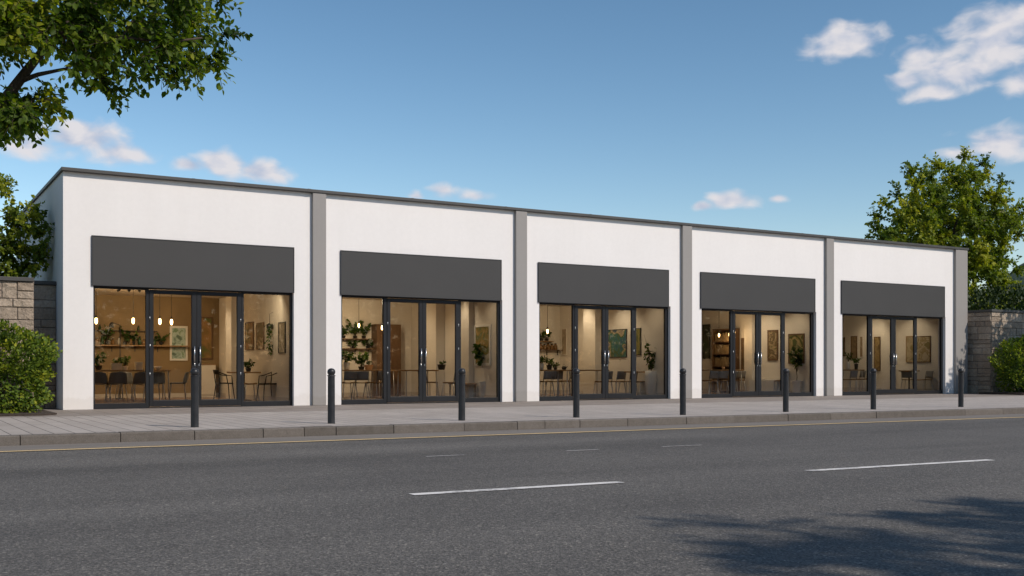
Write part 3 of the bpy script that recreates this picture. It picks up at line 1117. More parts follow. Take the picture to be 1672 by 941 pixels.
def pendant(px, ybulb, Y, label, shop, power=14, shade=False, scale=1.0):
    p = at(px, ybulb, Y)
    kb = 1.0 if shop == 0 else 0.75
    o = thing('pendant_lamp', label + ', ' + SHOP[shop], 'lamp', p, 0, 'pendant lamps in the shops')
    MB().tube([(0, 0, 0.12 * scale), (0, 0, ZC - p.z - 0.001)], 0.006, 6).build('cord', M['black'], o)
    MB().lathe([(0.028, 0.06 * scale), (0.03, 0.10 * scale), (0.012, 0.14 * scale)], n=12).build('socket', M['black'], o)
    MB().lathe([(0.010 * kb, -0.105 * kb), (0.030 * kb, -0.085 * kb), (0.040 * kb, -0.03 * kb), (0.036 * kb, 0.02 * kb), (0.026, 0.058 * scale)], n=14).build('bulb', M['bulb'], o)
    l = bpy.data.lights.new('pendant glow', 'POINT')
    l.energy = power
    l.color = (1.0, 0.66, 0.34)
    l.shadow_soft_size = 0.09
    lo = bpy.data.objects.new('bulb_light', l)
    lo.location = (0, 0, -0.16)
    link(lo, o)
    return o


def track(px0, px1, Y, heads, label, shop, aims, power=60):
    """Ceiling rail with small spot heads; aims are world points the heads shine at."""
    a, b = at(px0, 0, Y).x, at(px1, 0, Y).x
    o = thing('track_light', label + ', ' + SHOP[shop], 'track light', ((a + b) / 2, Y, ZC - 0.001), 0, 'black track lights on the ceilings')
    hw = (b - a) / 2
    MB().box(-hw, hw, -0.018, 0.018, -0.03, 0).build('rail', M['black'], o)
    for k in range(heads):
        x = -hw * 0.8 + 1.6 * hw * k / max(1, heads - 1)
        c = Vector((x, 0, -0.12))
        tgt = Vector(aims[k % len(aims)]) - Vector(o.location)
        d = (tgt - c).normalized()
        h = MB().tube([(x, 0, -0.03), (x, 0, -0.10)], 0.010, 6).tube([c - d * 0.06, c + d * 0.07], 0.036, 10).build('spot_head', M['black'], o)
        MB().tube([c + d * 0.0705, c + d * 0.074], 0.028, 10).build('lens', M['spotlens'], h)
        if k < len(aims):
            l = bpy.data.lights.new('track spot', 'SPOT')
            l.energy = power * 1.9
            l.color = (1.0, 0.78, 0.50)
            l.spot_size = R(95)
            l.spot_blend = 0.9
            l.shadow_soft_size = 0.06
            lo = bpy.data.objects.new('spot_light', l)
            lo.location = c + d * 0.10
            lo.rotation_euler = (-d).to_track_quat('Z', 'Y').to_euler()
            link(lo, o)
    return o


def downlight(x, y, label, power, tilt=(0, 0, -1), size=110):
    o = thing('ceiling_spotlight', label, 'ceiling light', (x, y, ZC - 0.001), 0, 'small ceiling spotlights')
    MB().lathe([(0.05, -0.012), (0.06, -0.004), (0.06, 0.0)], n=16).build('trim_ring', M['whitepot'], o)
    MB().lathe([(0.035, -0.016), (0.035, -0.0125)], n=12).build('lens', M['spotlens'], o)
    l = bpy.data.lights.new('downlight', 'SPOT')
    l.energy = power * 2.4
    l.color = (1.0, 0.80, 0.55)
    l.spot_size = R(size)
    l.spot_blend = 0.8
    l.shadow_soft_size = 0.05
    lo = bpy.data.objects.new('spot_light', l)
    lo.location = (0, 0, -0.03)
    lo.rotation_euler = (-Vector(tilt)).to_track_quat('Z', 'Y').to_euler()
    link(lo, o)
    return o


def shelf(px0, px1, py, Y, label, thick=0.035, dep=0.24, mat='oak', brackets=3):
    a, b = at(px0, py, Y), at(px1, py, Y)
    o = thing('wall_shelf', label, 'shelf', ((a.x + b.x) / 2, Y - 0.002, a.z), 0, 'shelves on the back walls')
    hw = (b.x - a.x) / 2
    MB().box(-hw, hw, -dep, 0, -thick, 0).build('board', M[mat], o, bevel=0.004)
    for k in range(brackets):
        x = -hw * 0.85 + 1.7 * hw * k / max(1, brackets - 1)
        MB().box(x - 0.012, x + 0.012, -dep * 0.8, -0.001, -thick - 0.02, -thick - 0.001).box(x - 0.012, x + 0.012, -0.02, -0.001, -thick - 0.16, -thick - 0.0205).build('bracket', M['black'], o)
    return o


def jar(px, py, Y, r, h, mat, label, lid='black'):
    p = at(px, py, Y)
    o = thing('jar', label, 'jar', (p.x, Y, p.z), 0, 'jars and bottles on the shelves')
    MB().lathe([(r * 0.9, 0), (r, 0.01), (r, h * 0.7), (r * 0.6, h * 0.85), (r * 0.55, h)], n=12).build('body', M[mat], o)
    MB().lathe([(r * 0.6, h + 0.0005), (r * 0.6, h + 0.03)], n=12).build('lid', M[lid], o)
    return o


def planter_box(px0, px1, py, Y, h, label, mat='whitebox'):
    a, b = at(px0, py, Y), at(px1, py, Y)
    o = thing('storage_box', label, 'box', ((a.x + b.x) / 2, Y, a.z), 0, 'pale boxes on the long table')
    hw = (b.x - a.x) / 2
    q = MB().box(-hw, hw, -0.09, 0.09, 0.0, h)
    q.build('body', M[mat], o, bevel=0.006)
    MB().box(-hw - 0.006, hw + 0.006, -0.096, 0.096, h + 0.0005, h + 0.018).build('lid', M[mat], o, bevel=0.004)
    return o


# ---------------------------------------------------------- leftmost shop
s = 0
XW = 5.75
TZ = 0.8625
table(128, 274, 5.9, 0.42, 'long oak table with pale boxes and small plants along it', s)
put_chair('shell', 190, 5.2, 4, 'dark grey shell chair seen from behind at the middle of the left window', s)
put_chair('shell', 163, 5.35, -22, 'dark grey shell chair at the left end of the long table', s)
put_chair('shell', 231, 5.2, -3, 'dark grey shell chair seen from behind, just left of the first mullion', s)
put_chair('shell', 252, 5.45, 8, 'dark grey shell chair just right of the first mullion, by the long table', s)
put_chair('shell', 290, 5.75, 78, 'dark grey shell chair turned sideways at the right end of the long table', s)
put_chair('shell', 205, 6.65, 180, 'dark grey shell chair facing the street across the long table', s)
pot_plant(at(161, 604, 5.95) * Vector((1, 1, 0)) + Vector((0, 0, TZ)) if False else (at(161, 0, 5.95).x, 5.95, TZ), 'darkpot', 0.10, 0.12, 0.38, 0.20, 90, 0.13, 'leafy plant in a dark pot at the left end of the long table, leftmost shop', 11)
planter_box(182, 198, 604, 5.75, 0.16, 'pale storage box left of the small plant on the long table, leftmost shop').location.z = TZ
pot_plant((at(204, 0, 5.95).x, 5.95, TZ), 'whitepot', 0.09, 0.10, 0.26, 0.20, 90, 0.10, 'bushy low plant in a white pot midway along the long table, leftmost shop', 12)
pot_plant((at(190, 0, 6.1).x, 6.1, TZ), 'clay', 0.07, 0.12, 0.22, 0.12, 60, 0.07, 'thin herb in a clay pot behind the pale box on the long table, leftmost shop', 13)
planter_box(221, 232, 604, 5.75, 0.2, 'taller pale box beside the first mullion on the long table, leftmost shop').location.z = TZ
pb = thing('bowl', 'small white bowl at the right of the long table, leftmost shop', 'bowl', (at(258, 0, 5.8).x, 5.8, TZ))
MB().lathe([(0.05, 0), (0.09, 0.05), (0.12, 0.10), (0.105, 0.10), (0.04, 0.03)], n=18).build('body', M['whitepot'], pb)
MB().lathe([(0.104, 0.086), (0.06, 0.105), (0.01, 0.112)], n=14).build('fruit', M['clay'], pb)

shelf(130, 306, 563, 8.6, 'long oak shelf on the brown back wall, leftmost shop', brackets=5)
shelf(130, 256, 539, 8.6, 'thin black upper shelf on the brown back wall, leftmost shop', 0.015, 0.16, 'black', 4)
SY = 8.46
z1 = at(200, 563, 8.6).z
z2 = at(200, 539, 8.6).z
for k, (px, r, h, mt, lb) in enumerate(((158, 0.05, 0.17, 'jarglass', 'amber jar at the far left of the oak shelf, leftmost shop'), (167, 0.04, 0.24, 'greenjar', 'green bottle near the left of the oak shelf, leftmost shop'), (184, 0.05, 0.15, 'jarglass', 'short amber jar between two plants on the oak shelf, leftmost shop'), (195, 0.045, 0.2, 'whitebox', 'pale jar left of the trailing plant on the oak shelf, leftmost shop'), (214, 0.045, 0.18, 'jarglass', 'amber jar right of the trailing plant on the oak shelf, leftmost shop'), (228, 0.05, 0.22, 'greenjar', 'green bottle by the first mullion on the oak shelf, leftmost shop'), (235, 0.045, 0.14, 'jarglass', 'small amber jar touching the mullion on the oak shelf, leftmost shop'), (252, 0.05, 0.16, 'greenjar', 'short green bottle in the left door pane on the oak shelf, leftmost shop'))):
    jar(px, 563, SY, r, h, mt, lb).location.z = z1 + 0.001
for k, (px, h, sp, lb) in enumerate(((175, 0.5, 0.16, 'tall thin plant at the left of the oak shelf, leftmost shop'), (204, 0.45, 0.2, 'spiky trailing plant midway along the oak shelf, leftmost shop'), (218, 0.3, 0.14, 'small plant right of the amber jar on the oak shelf, leftmost shop'), (263, 0.28, 0.22, 'round leafy plant near the blue-green picture on the oak shelf, leftmost shop'))):
    pot_plant((at(px, 0, SY).x, SY, z1 + 0.001), 'darkpot', 0.06, 0.09, h, sp, 70, 0.10, lb, 30 + k)
for k, (px, h, lb) in enumerate(((163, 0.12, 'small dark jar at the left of the upper shelf, leftmost shop'), (226, 0.10, 'small dark jar at the right of the upper shelf, leftmost shop'))):
    jar(px, 539, 8.53, 0.035, h, 'greenjar', lb).location.z = z2 + 0.001
back_picture(277, 306, 533, 589, 8.6, [(0.10, 0.16, 0.12), (0.30, 0.42, 0.38), (0.45, 0.55, 0.52), (0.16, 0.26, 0.16)], 'blue-green framed panel on the brown back wall behind the left door, leftmost shop', 1, fw=0.06, scale=3.5)
back_picture(325, 347, 518, 587, 8.6, [(0.30, 0.17, 0.06), (0.20, 0.13, 0.04), (0.10, 0.13, 0.03)], 'tall brown and green panel on the back wall behind the right door, leftmost shop', 2, frame='walnut', scale=1.6)
cab = thing('low_cabinet', 'pale low cabinet under the tall brown panel, leftmost shop', 'cabinet', (at(337, 0, 8.3).x, 8.3, 0.0125))
MB().box(-0.24, 0.24, -0.2, 0.25, 0.0, 1.0).build('body', M['cream'], cab, bevel=0.006)
MB().box(-0.26, 0.26, -0.22, 0.26, 1.0005, 1.03).build('top', M['oak'], cab, bevel=0.004)
MB().box(-0.225, 0.225, -0.216, -0.2005, 0.08, 0.96).build('door', M['cream'], cab, bevel=0.003)
fl = thing('floor_lamp', 'thin black floor lamp with an angled arm behind the left window, leftmost shop', 'lamp', (at(196, 0, 7.6).x, 7.6, 0.0125))
MB().lathe([(0.14, 0), (0.14, 0.015), (0.02, 0.03)], n=18).build('base', M['black'], fl)
MB().tube([(0, 0, 0.03), (0, 0, 2.15)], 0.016, 8).build('pole', M['black'], fl)
MB().tube([(0, 0, 2.15), (-0.22, 0, 2.22)], 0.010, 6).build('arm', M['black'], fl)
MB().lathe([(0.075, 2.08), (0.05, 2.18), (0.02, 2.23)], (-0.24, 0, 0), 14).build('lamp_shade', M['black'], fl)

pendant(157, 523, 5.9, 'lit pendant bulb beside the left edge of the window', s, 14)
pendant(217.5, 523, 5.9, 'lit pendant bulb above the middle of the long table', s, 16)
pendant(261, 524, 5.9, 'larger lit pendant bulb in the left door pane', s, 16)
pendant(280, 525, 7.2, 'smaller lit pendant bulb deeper in the room behind the left door', s, 14)
track(190, 232, 4.6, 3, 'black track light over the long table', s, [(1.4, 8.5, 1.6), (2.6, 8.5, 2.0), (3.9, 8.5, 1.6)], 38)
track(404, 440, 2.0, 2, 'black track light in the right window by the wall pictures', s, [(5.7, 3.2, 1.7), (5.7, 4.6, 1.7)], 22)
downlight(4.4, 6.4, 'ceiling spotlight deep behind the right door, leftmost shop', 30, (0.35, 0.2, -1))

table(0, 0, 4.25, 0.36, 'small dark-legged table against the picture wall in the right window', s, 0.80, 'pedestal', X=(4.86, 5.62))
put_chair('black', 437, 3.15, 96, 'black armchair facing left in the right window', s, group='black armchairs in the leftmost shop')
put_chair('black', 366, 4.9, -88, 'black armchair facing right, seen through the right door', s, group='black armchairs in the leftmost shop')
put_chair('stool', 408, 3.6, 0, 'low wood-topped stool at the small table in the right window', s, group='stools in the shops')
pot_plant((5.35, 4.2, 0.8135), 'darkpot', 0.08, 0.10, 0.24, 0.16, 90, 0.09, 'bushy green plant on the small table by the picture wall, leftmost shop', 41)
brown = [(0.16, 0.09, 0.04), (0.34, 0.20, 0.09), (0.13, 0.12, 0.05), (0.42, 0.30, 0.16)]
picture(402, 415, 526, 572, XW, brown, 'brown abstract picture, farthest left of the right window of the leftmost shop', 3, 'walnut')
picture(420, 432, 527, 571, XW, [(0.35, 0.22, 0.10), (0.12, 0.10, 0.05), (0.45, 0.33, 0.2)], 'ochre narrow picture between the brown picture and the hanging plant, leftmost shop', 4, 'walnut')
picture(456, 467, 526, 577, XW, [(0.50, 0.45, 0.38), (0.20, 0.16, 0.10), (0.55, 0.50, 0.42)], 'pale picture with dark brown strokes, nearest the right edge of the leftmost window bay', 5, 'black')
hp = atx(446, 532, XW)
o = thing('hanging_plant', 'long trailing plant hung on the white wall between two pictures, leftmost shop', 'plant', (XW - 0.10, hp.y, hp.z))
MB().lathe([(0.05, -0.10), (0.085, -0.05), (0.09, 0.03), (0.075, 0.03)], n=14).build('pot', M['darkpot'], o)
MB().tube([(0, 0, 0.03), (0, 0, 0.32), (0.095, 0, 0.36)], 0.005, 5).build('hanger', M['black'], o)
rng = np.random.default_rng(77)
C, D = [], []
for k in range(150):
    q_ = rng.uniform(0, 1)
    side = rng.choice([-1, 1])
    C.append([rng.normal() * 0.03, side * (0.07 + 0.02 * rng.normal()), 0.06 - 0.85 * q_ ** 1.3])
    D.append([rng.normal() * 0.4, rng.normal() * 0.6, -0.7])
leaf_mesh('leaves', M['plantleaf'], o, C, D, np.full(150, 0.08) * rng.uniform(0.6, 1.2, 150), 78)

# ---------------------------------------------------------- second shop
s = 1
XW = 11.55
BY = 6.8
table(540, 619, 5.0, 0.40, 'oak table behind the left window with a white-potted plant', s)
put_chair('wood', 567, 4.35, 3, 'grey-backed wood-seat chair at the left of the left window', s)
put_chair('wood', 589, 4.4, -14, 'grey-backed wood-seat chair in the middle of the left window', s)
put_chair('wood', 610, 4.55, 42, 'grey-backed wood-seat chair turned towards the table by the first mullion', s)
table(611, 640, 6.1, 0.32, 'second small oak table deeper behind the first mullion', s)
pot_plant((at(566, 0, 4.9).x, 4.9, TZ), 'whitepot', 0.10, 0.22, 0.34, 0.22, 110, 0.13, 'green plant in a tall white pot on the oak table, second shop from left', 51)
pot_plant((at(602, 0, 5.1).x, 5.1, TZ), 'clay', 0.14, 0.15, 0.16, 0.12, 60, 0.07, 'yellow-green herb in a wide clay bowl on the oak table, second shop from left', 52)
pot_plant((at(590, 0, 5.2).x, 5.2, TZ), 'darkpot', 0.10, 0.10, 0.42, 0.26, 160, 0.12, 'large bushy plant behind the clay bowl on the oak table, second shop from left', 53)
shelf(552, 628, 569, BY, 'lower dark shelf with plants on the back wall, second shop from left', 0.03, 0.24, 'walnut', 4)
shelf(552, 628, 553, BY, 'upper dark shelf with plants on the back wall, second shop from left', 0.03, 0.22, 'walnut', 4)
zl, zu = at(590, 569, BY).z + 0.001, at(590, 553, BY).z + 0.001
for k, (px, zz, h, sp, n, lb) in enumerate(((561, zu, 0.26, 0.2, 70, 'small plant at the left of the upper shelf, second shop from left'), (580, zu, 0.5, 0.28, 180, 'tall yellow-green plant midway along the upper shelf, second shop from left'), (594, zu, 0.42, 0.26, 140, 'leafy plant right of the tall one on the upper shelf, second shop from left'), (577, zl, 0.18, 0.2, 70, 'low plant at the left of the lower shelf, second shop from left'), (601, zl, 0.22, 0.26, 120, 'wide bushy plant at the right of the lower shelf, second shop from left'))):
    pot_plant((at(px, 0, BY - 0.13).x, BY - 0.13, zz), 'darkpot', 0.07, 0.08, h, sp, n, 0.11, lb, 60 + k)
wc = thing('tall_cabinet', 'tall dark wooden cabinet against the back wall by the first mullion, second shop from left', 'cabinet', (at(631, 0, 6.55).x, 6.55, 0.0125))
MB().box(-0.42, 0.42, -0.2, 0.24, 0.0, 2.3).build('body', M['walnut'], wc, bevel=0.005)
for sx in (-1, 1):
    d_ = MB().box(min(sx * 0.01, sx * 0.40), max(sx * 0.01, sx * 0.40), -0.222, -0.2005, 0.08, 2.25).build('door', M['walnut'], wc, bevel=0.003)
    MB().tube([(sx * 0.05, -0.235, 1.0), (sx * 0.05, -0.235, 1.15)], 0.007, 6).build('handle', M['steel'], d_)
pendant(624, 535, 4.7, 'lit pendant bulb beside the first mullion', s, 16)
pendant(586, 531, 5.6, 'small lit pendant bulb above the plants', s, 8, scale=0.8)
track(575, 612, 3.4, 3, 'black track light over the left window', s, [(7.2, 6.7, 1.7), (8.4, 6.7, 1.5), (10.6, 6.7, 1.6)], 40)
downlight(10.6, 3.0, 'ceiling spotlight over the wall picture, second shop from left', 26, (0.55, 0.0, -1))
downlight(9.6, 4.6, 'ceiling spotlight behind the left door, second shop from left', 30, (0.5, 0.3, -1))
downlight(10.7, 1.2, 'ceiling spotlight near the right window pane, second shop from left', 10, (0.5, 0.0, -1))
table(0, 0, 3.75, 0.34, 'oak table behind the right door with a round dark pot', s, X=(9.75, 10.85))
put_chair('wood', 700, 3.75, -80, 'grey-backed wood-seat chair facing right beside the door handles', s)
put_chair('wood', 738, 3.1, 28, 'grey-backed wood-seat chair behind the right door, back towards the street', s)
put_chair('wood', 768, 3.6, 95, 'grey-backed wood-seat chair facing left behind the bollard', s)
pot_plant((at(721, 0, 3.7).x, 3.7, TZ), 'darkpot', 0.13, 0.16, 0.10, 0.12, 60, 0.07, 'round dark pot with a low plant behind the right door, second shop from left', 71)
picture(776, 802, 530, 597, XW, [(0.40, 0.36, 0.26), (0.35, 0.22, 0.05), (0.10, 0.13, 0.03), (0.5, 0.45, 0.35)], 'large white-framed picture with green and ochre shapes behind a tall plant', 6, 'whitepot', fw=0.07, scale=2.0)
picture(703, 708, 541, 592, XW, [(0.35, 0.27, 0.18), (0.14, 0.10, 0.06), (0.45, 0.36, 0.25)], 'narrow upright carved panel behind the right door, second shop from left', 7, 'walnut', fw=0.02, scale=6)
px_, Yp = 790, 2.0
pot_plant((at(px_, 0, Yp).x, Yp, 0.0125), 'whitepot', 0.17, 0.52, 0.85, 0.36, 220, 0.17, 'tall leafy plant in a white floor planter in the right window, second shop from left', 72, stem=0.35)
bn = thing('bench', 'low oak bench against the right wall below the picture, second shop from left', 'bench', (11.25, 2.75, 0.0125))
MB().box(-0.19, 0.26, -0.5, 0.5, 0.42, 0.46).build('seat', M['oak'], bn, bevel=0.006)
for sx in (-0.15, 0.22):
    for sy in (-0.44, 0.44):
        MB().tube([(sx, sy, 0.42), (sx, sy, 0)], 0.016, 8).build('leg', M['walnut'], bn)

# ---------------------------------------------------------- middle shop
s = 2
XW = 17.36
table(868, 924, 4.4, 0.38, 'oak table behind the left window with three small plants', s)
put_chair('wood', 889, 3.8, 5, 'pale metal-legged chair at the left of the left window', s)
put_chair('wood', 905, 3.85, -10, 'grey-backed chair in the middle of the left window', s)
put_chair('wood', 925, 4.3, 82, 'grey-backed chair facing left beside the first mullion', s)
pot_plant((at(884, 0, 4.3).x, 4.3, TZ), 'whitepot', 0.09, 0.20, 0.22, 0.22, 100, 0.11, 'green plant in a white pot on the oak table, middle shop', 81)
pot_plant((at(897, 0, 4.5).x, 4.5, TZ), 'darkpot', 0.10, 0.16, 0.20, 0.2, 80, 0.11, 'orange-tinged plant in a dark pot on the oak table, middle shop', 82)
pot_plant((at(907, 0, 4.3).x, 4.3, TZ), 'darkpot', 0.07, 0.08, 0.16, 0.16, 70, 0.08, 'small low plant at the right end of the oak table, middle shop', 83)
jr = thing('teapot', 'small round black teapot at the right end of the oak table, middle shop', 'teapot', (at(921, 0, 4.35).x, 4.35, TZ))
MB().lathe([(0.05, 0), (0.085, 0.04), (0.08, 0.09), (0.03, 0.12)], n=14).build('body', M['black'], jr)
MB().tube([(0.07, 0, 0.05), (0.14, 0, 0.11)], [0.014, 0.008], 6).build('spout', M['black'], jr)
MB().tube([(-0.06, 0, 0.1), (0, 0, 0.2), (0.06, 0, 0.1)], 0.006, 6).build('handle', M['black'], jr)
shelf(872, 913, 571, BY, 'dark shelf with amber jars on the back wall, middle shop', 0.03, 0.24, 'walnut', 3)
shelf(872, 898, 557, BY, 'short oak shelf with grassy plants on the back wall, middle shop', 0.03, 0.24, 'oak', 2)
zl, zu = at(890, 571, BY).z + 0.001, at(890, 557, BY).z + 0.001
for k, (px, h) in enumerate(((883, 0.2), (889, 0.16), (895, 0.2), (901, 0.17), (907, 0.19))):
    jar(px, 571, BY - 0.12, 0.07, h, 'jarglass', ['amber jar at the left end', 'short amber jar second from left', 'amber jar in the middle', 'short amber jar second from the right', 'amber jar at the right end'][k] + ' of the dark shelf, middle shop').location.z = zl
pot_plant((at(884, 0, BY - 0.13).x, BY - 0.13, zu), 'darkpot', 0.07, 0.08, 0.24, 0.2, 100, 0.10, 'grassy plant at the left of the short oak shelf, middle shop', 84)
pot_plant((at(893, 0, BY - 0.13).x, BY - 0.13, zu), 'darkpot', 0.07, 0.08, 0.26, 0.18, 100, 0.10, 'grassy plant at the right of the short oak shelf, middle shop', 85)
pendant(894, 541, 4.6, 'lit teardrop pendant bulb in the left window', s, 16)
track(889, 932, 3.0, 3, 'black track light over the left window', s, [(13.2, 6.7, 1.7), (15.0, 6.7, 1.5), (16.6, 6.7, 1.6)], 36)
downlight(16.4, 2.9, 'ceiling spotlight over the blue-green painting, middle shop', 28, (0.55, 0.0, -1))
downlight(16.4, 4.6, 'ceiling spotlight behind the left door, middle shop', 24, (0.5, 0.1, -1))
downlight(16.5, 1.3, 'ceiling spotlight over the white vase, middle shop', 10, (0.5, 0.0, -1))
picture(993, 1024, 538, 584, XW, [(0.02, 0.09, 0.13), (0.03, 0.14, 0.13), (0.06, 0.10, 0.03), (0.45, 0.35, 0.22), (0.04, 0.08, 0.12)], 'large blue-green abstract painting behind the double doors', 8, 'black', fw=0.02, scale=1.8)
picture(1036, 1047, 536, 580, XW, [(0.12, 0.12, 0.04), (0.25, 0.22, 0.06), (0.06, 0.08, 0.02)], 'olive narrow picture just right of the second mullion, middle shop', 9, 'black', fw=0.02)
picture(918, 926, 537, 580, XW, [(0.45, 0.36, 0.25), (0.36, 0.28, 0.19), (0.5, 0.42, 0.3)], 'pale tall relief panel beside the first mullion, middle shop', 10, 'cream', fw=0.02)
table(0, 0, 3.3, 0.32, 'long oak table against the right wall below the blue-green painting', s, X=(15.1, 16.75))
put_chair('wood', 985, 2.75, 0, 'dark-backed chair behind the door handles', s)
put_chair('wood', 1006, 2.6, 12, 'dark-backed chair left of the bonsai pot', s)
put_chair('wood', 1025, 2.3, 20, 'dark-backed chair under the bonsai pot', s)
put_chair('wood', 1048, 1.9, 88, 'dark-backed chair facing left beside the white vase', s)
pot_plant((at(1021, 0, 3.15).x, 3.15, TZ), 'darkpot', 0.14, 0.10, 0.34, 0.16, 80, 0.09, 'bonsai in a shallow dark bowl on the long table, middle shop', 86)
px_, Yp = 1063, 1.45
o = thing('floor_vase', 'tall white floor vase with flowering branches in the right window, middle shop', 'vase', (at(px_, 0, Yp).x, Yp, 0.0125))
MB().lathe([(0.13, 0), (0.17, 0.25), (0.20, 0.62), (0.185, 0.82), (0.16, 0.82), (0.15, 0.78)], n=18).build('vase_body', M['whitepot'], o)
q = MB()
C, D, S = [], [], []
rng = np.random.default_rng(91)
for (dx, dz) in ((-0.22, 1.15), (0.32, 1.15), (0.22, 0.85), (-0.12, 0.75), (0.06, 0.65), (0.4, 0.45), (-0.3, 0.5)):
    pts = [(0, 0, 0.78), (dx * 0.3, rng.normal() * 0.05, 0.8 + dz * 0.5), (dx, rng.normal() * 0.1, 0.8 + dz)]
    q.tube(pts, [0.010, 0.007, 0.003], 5)
    for k in range(26):
        f = rng.uniform(0.2, 0.75 if dz > 1 else 1)
        C.append(np.array(pts[0]) * (1 - f) ** 2 + 2 * np.array(pts[1]) * f * (1 - f) + np.array(pts[2]) * f * f)
        D.append(rng.normal(size=3)); S.append(0.12 * rng.uniform(0.6, 1.2))
q.build('branches', M['bark'], o)
leaf_mesh('leaves', M['plantleaf'], o, C, D, S, 92)
tb = table(0, 0, 1.95, 0.24, 'small side table beside the white vase', s, 0.80, 'pedestal', X=(16.75, 17.25))

# ---------------------------------------------------------- fourth shop
s = 3
XW = 23.42
table(1128, 1203, 3.6, 0.36, 'oak table behind the left window with a small cup', s)
put_chair('wood', 1158, 3.0, 4, 'grey-backed wood-seat chair at the left of the left window', s)
put_chair('wood', 1175, 3.05, -8, 'grey-backed wood-seat chair in the middle of the left window', s)
put_chair('wood', 1190, 3.2, 18, 'grey-backed wood-seat chair just left of the first mullion', s)
put_chair('wood', 1203, 3.6, 84, 'wood-seat chair facing left behind the first mullion', s)
cp = thing('cup', 'small amber cup on the oak table, fourth shop from left', 'cup', (at(1181, 0, 3.55).x, 3.55, TZ))
MB().lathe([(0.03, 0), (0.045, 0.02), (0.055, 0.10), (0.045, 0.10), (0.035, 0.03)], n=14).build('body', M['clay'], cp)
MB().tube([(0.05, 0, 0.08), (0.085, 0, 0.06), (0.05, 0, 0.03)], 0.007, 6).build('handle', M['clay'], cp)
picture(1148, 1160, 530, 586, XW, [(0.03, 0.03, 0.02), (0.06, 0.06, 0.03), (0.03, 0.05, 0.015)], 'tall dark picture at the left of the left window, fourth shop from left', 21, 'black', fw=0.025)
bc = thing('bookcase', 'tall dark bookcase left of the first mullion, fourth shop from left', 'bookcase', (23.22, atx(1184, 0, 23.2).y, 0.0125))
q = MB()
q.box(-0.16, 0.18, -0.55, -0.52, 0, 2.35).box(-0.16, 0.18, 0.52, 0.55, 0, 2.35).box(0.165, 0.185, -0.519, 0.519, 0.0, 2.35)
q.build('body', M['walnut'], bc)
for k in range(6):
    sh = MB().box(-0.155, 0.164, -0.5195, 0.5195, 0.05 + 0.45 * k, 0.08 + 0.45 * k).build('shelf_board', M['walnut'], bc)
    if k < 5:
        q = MB()
        rb = random.Random(k)
        yb = -0.48
        while yb < 0.42:
            wv, hv = rb.uniform(0.025, 0.06), rb.uniform(0.2, 0.34)
            q.box(-0.13, 0.12, yb, yb + wv, 0.0805 + 0.45 * k, 0.0805 + 0.45 * k + hv)
            yb += wv + rb.uniform(0.002, 0.05)
        tag(q.build('books', M['brownwall'], sh), kind=None)
for px, yb_, Yp, lb in ((1174, 547, 4.2, 'tiny lit pendant bulb over the middle of the oak table'), (1191, 546, 4.2, 'tiny lit pendant bulb just left of the first mullion'), (1199.5, 542, 3.6, 'tiny lit pendant bulb at the left stile of the left door')):
    pendant(px, yb_, Yp, lb, s, 6, scale=0.7)
track(1150, 1185, 2.4, 2, 'black track light over the left window', s, [(20.5, 6.7, 1.5), (23.3, 4.6, 1.5)], 26)
picture(1211, 1222, 552, 616, XW, [(0.10, 0.06, 0.03), (0.16, 0.10, 0.05), (0.07, 0.05, 0.03)], 'tall dark brown panel behind the left door, fourth shop from left', 22, 'walnut', fw=0.03)
picture(1254, 1271, 539, 589, XW, [(0.25, 0.17, 0.08), (0.10, 0.07, 0.03), (0.38, 0.28, 0.16), (0.14, 0.13, 0.05)], 'brown framed picture behind the right door, fourth shop from left', 23, 'walnut', fw=0.06, scale=2.6)
picture(1288, 1314, 545, 594, XW, [(0.05, 0.07, 0.015), (0.20, 0.17, 0.04), (0.40, 0.30, 0.14), (0.07, 0.09, 0.02)], 'green and gold picture behind the potted tree, fourth shop from left', 24, 'walnut', fw=0.05, scale=3.2)
downlight(22.4, 2.6, 'ceiling spotlight over the brown framed picture, fourth shop from left', 28, (0.55, 0.0, -1))
downlight(22.5, 1.3, 'ceiling spotlight over the green and gold picture, fourth shop from left', 16, (0.5, 0.0, -1))
cb = thing('sideboard', 'low white sideboard along the right wall, fourth shop from left', 'sideboard', (23.2, 2.6, 0.0125))
MB().box(-0.2, 0.2, -0.6, 0.6, 0.08, 0.50).build('body', M['whitepot'], cb, bevel=0.005)
for k in range(3):
    MB().box(-0.215, -0.2005, -0.59 + 0.4 * k, -0.21 + 0.4 * k, 0.1, 0.48).build('door', M['whitepot'], cb, bevel=0.003)
for sx in (-0.16, 0.16):
    for sy in (-0.55, 0.55):
        MB().tube([(sx, sy, 0.08), (sx, sy, 0)], 0.016, 8).build('leg', M['oak'], cb)
put_chair('wood', 1274, 1.9, 60, 'wood-seat chair behind the bollard in front of the right door', s)
px_, Yp = 1301, 1.2
pot_plant((at(px_, 0, Yp).x, Yp, 0.0125), 'whitepot', 0.19, 0.48, 0.85, 0.34, 220, 0.16, 'potted tree in a white floor planter in the right window, fourth shop from left', 95, stem=0.32)

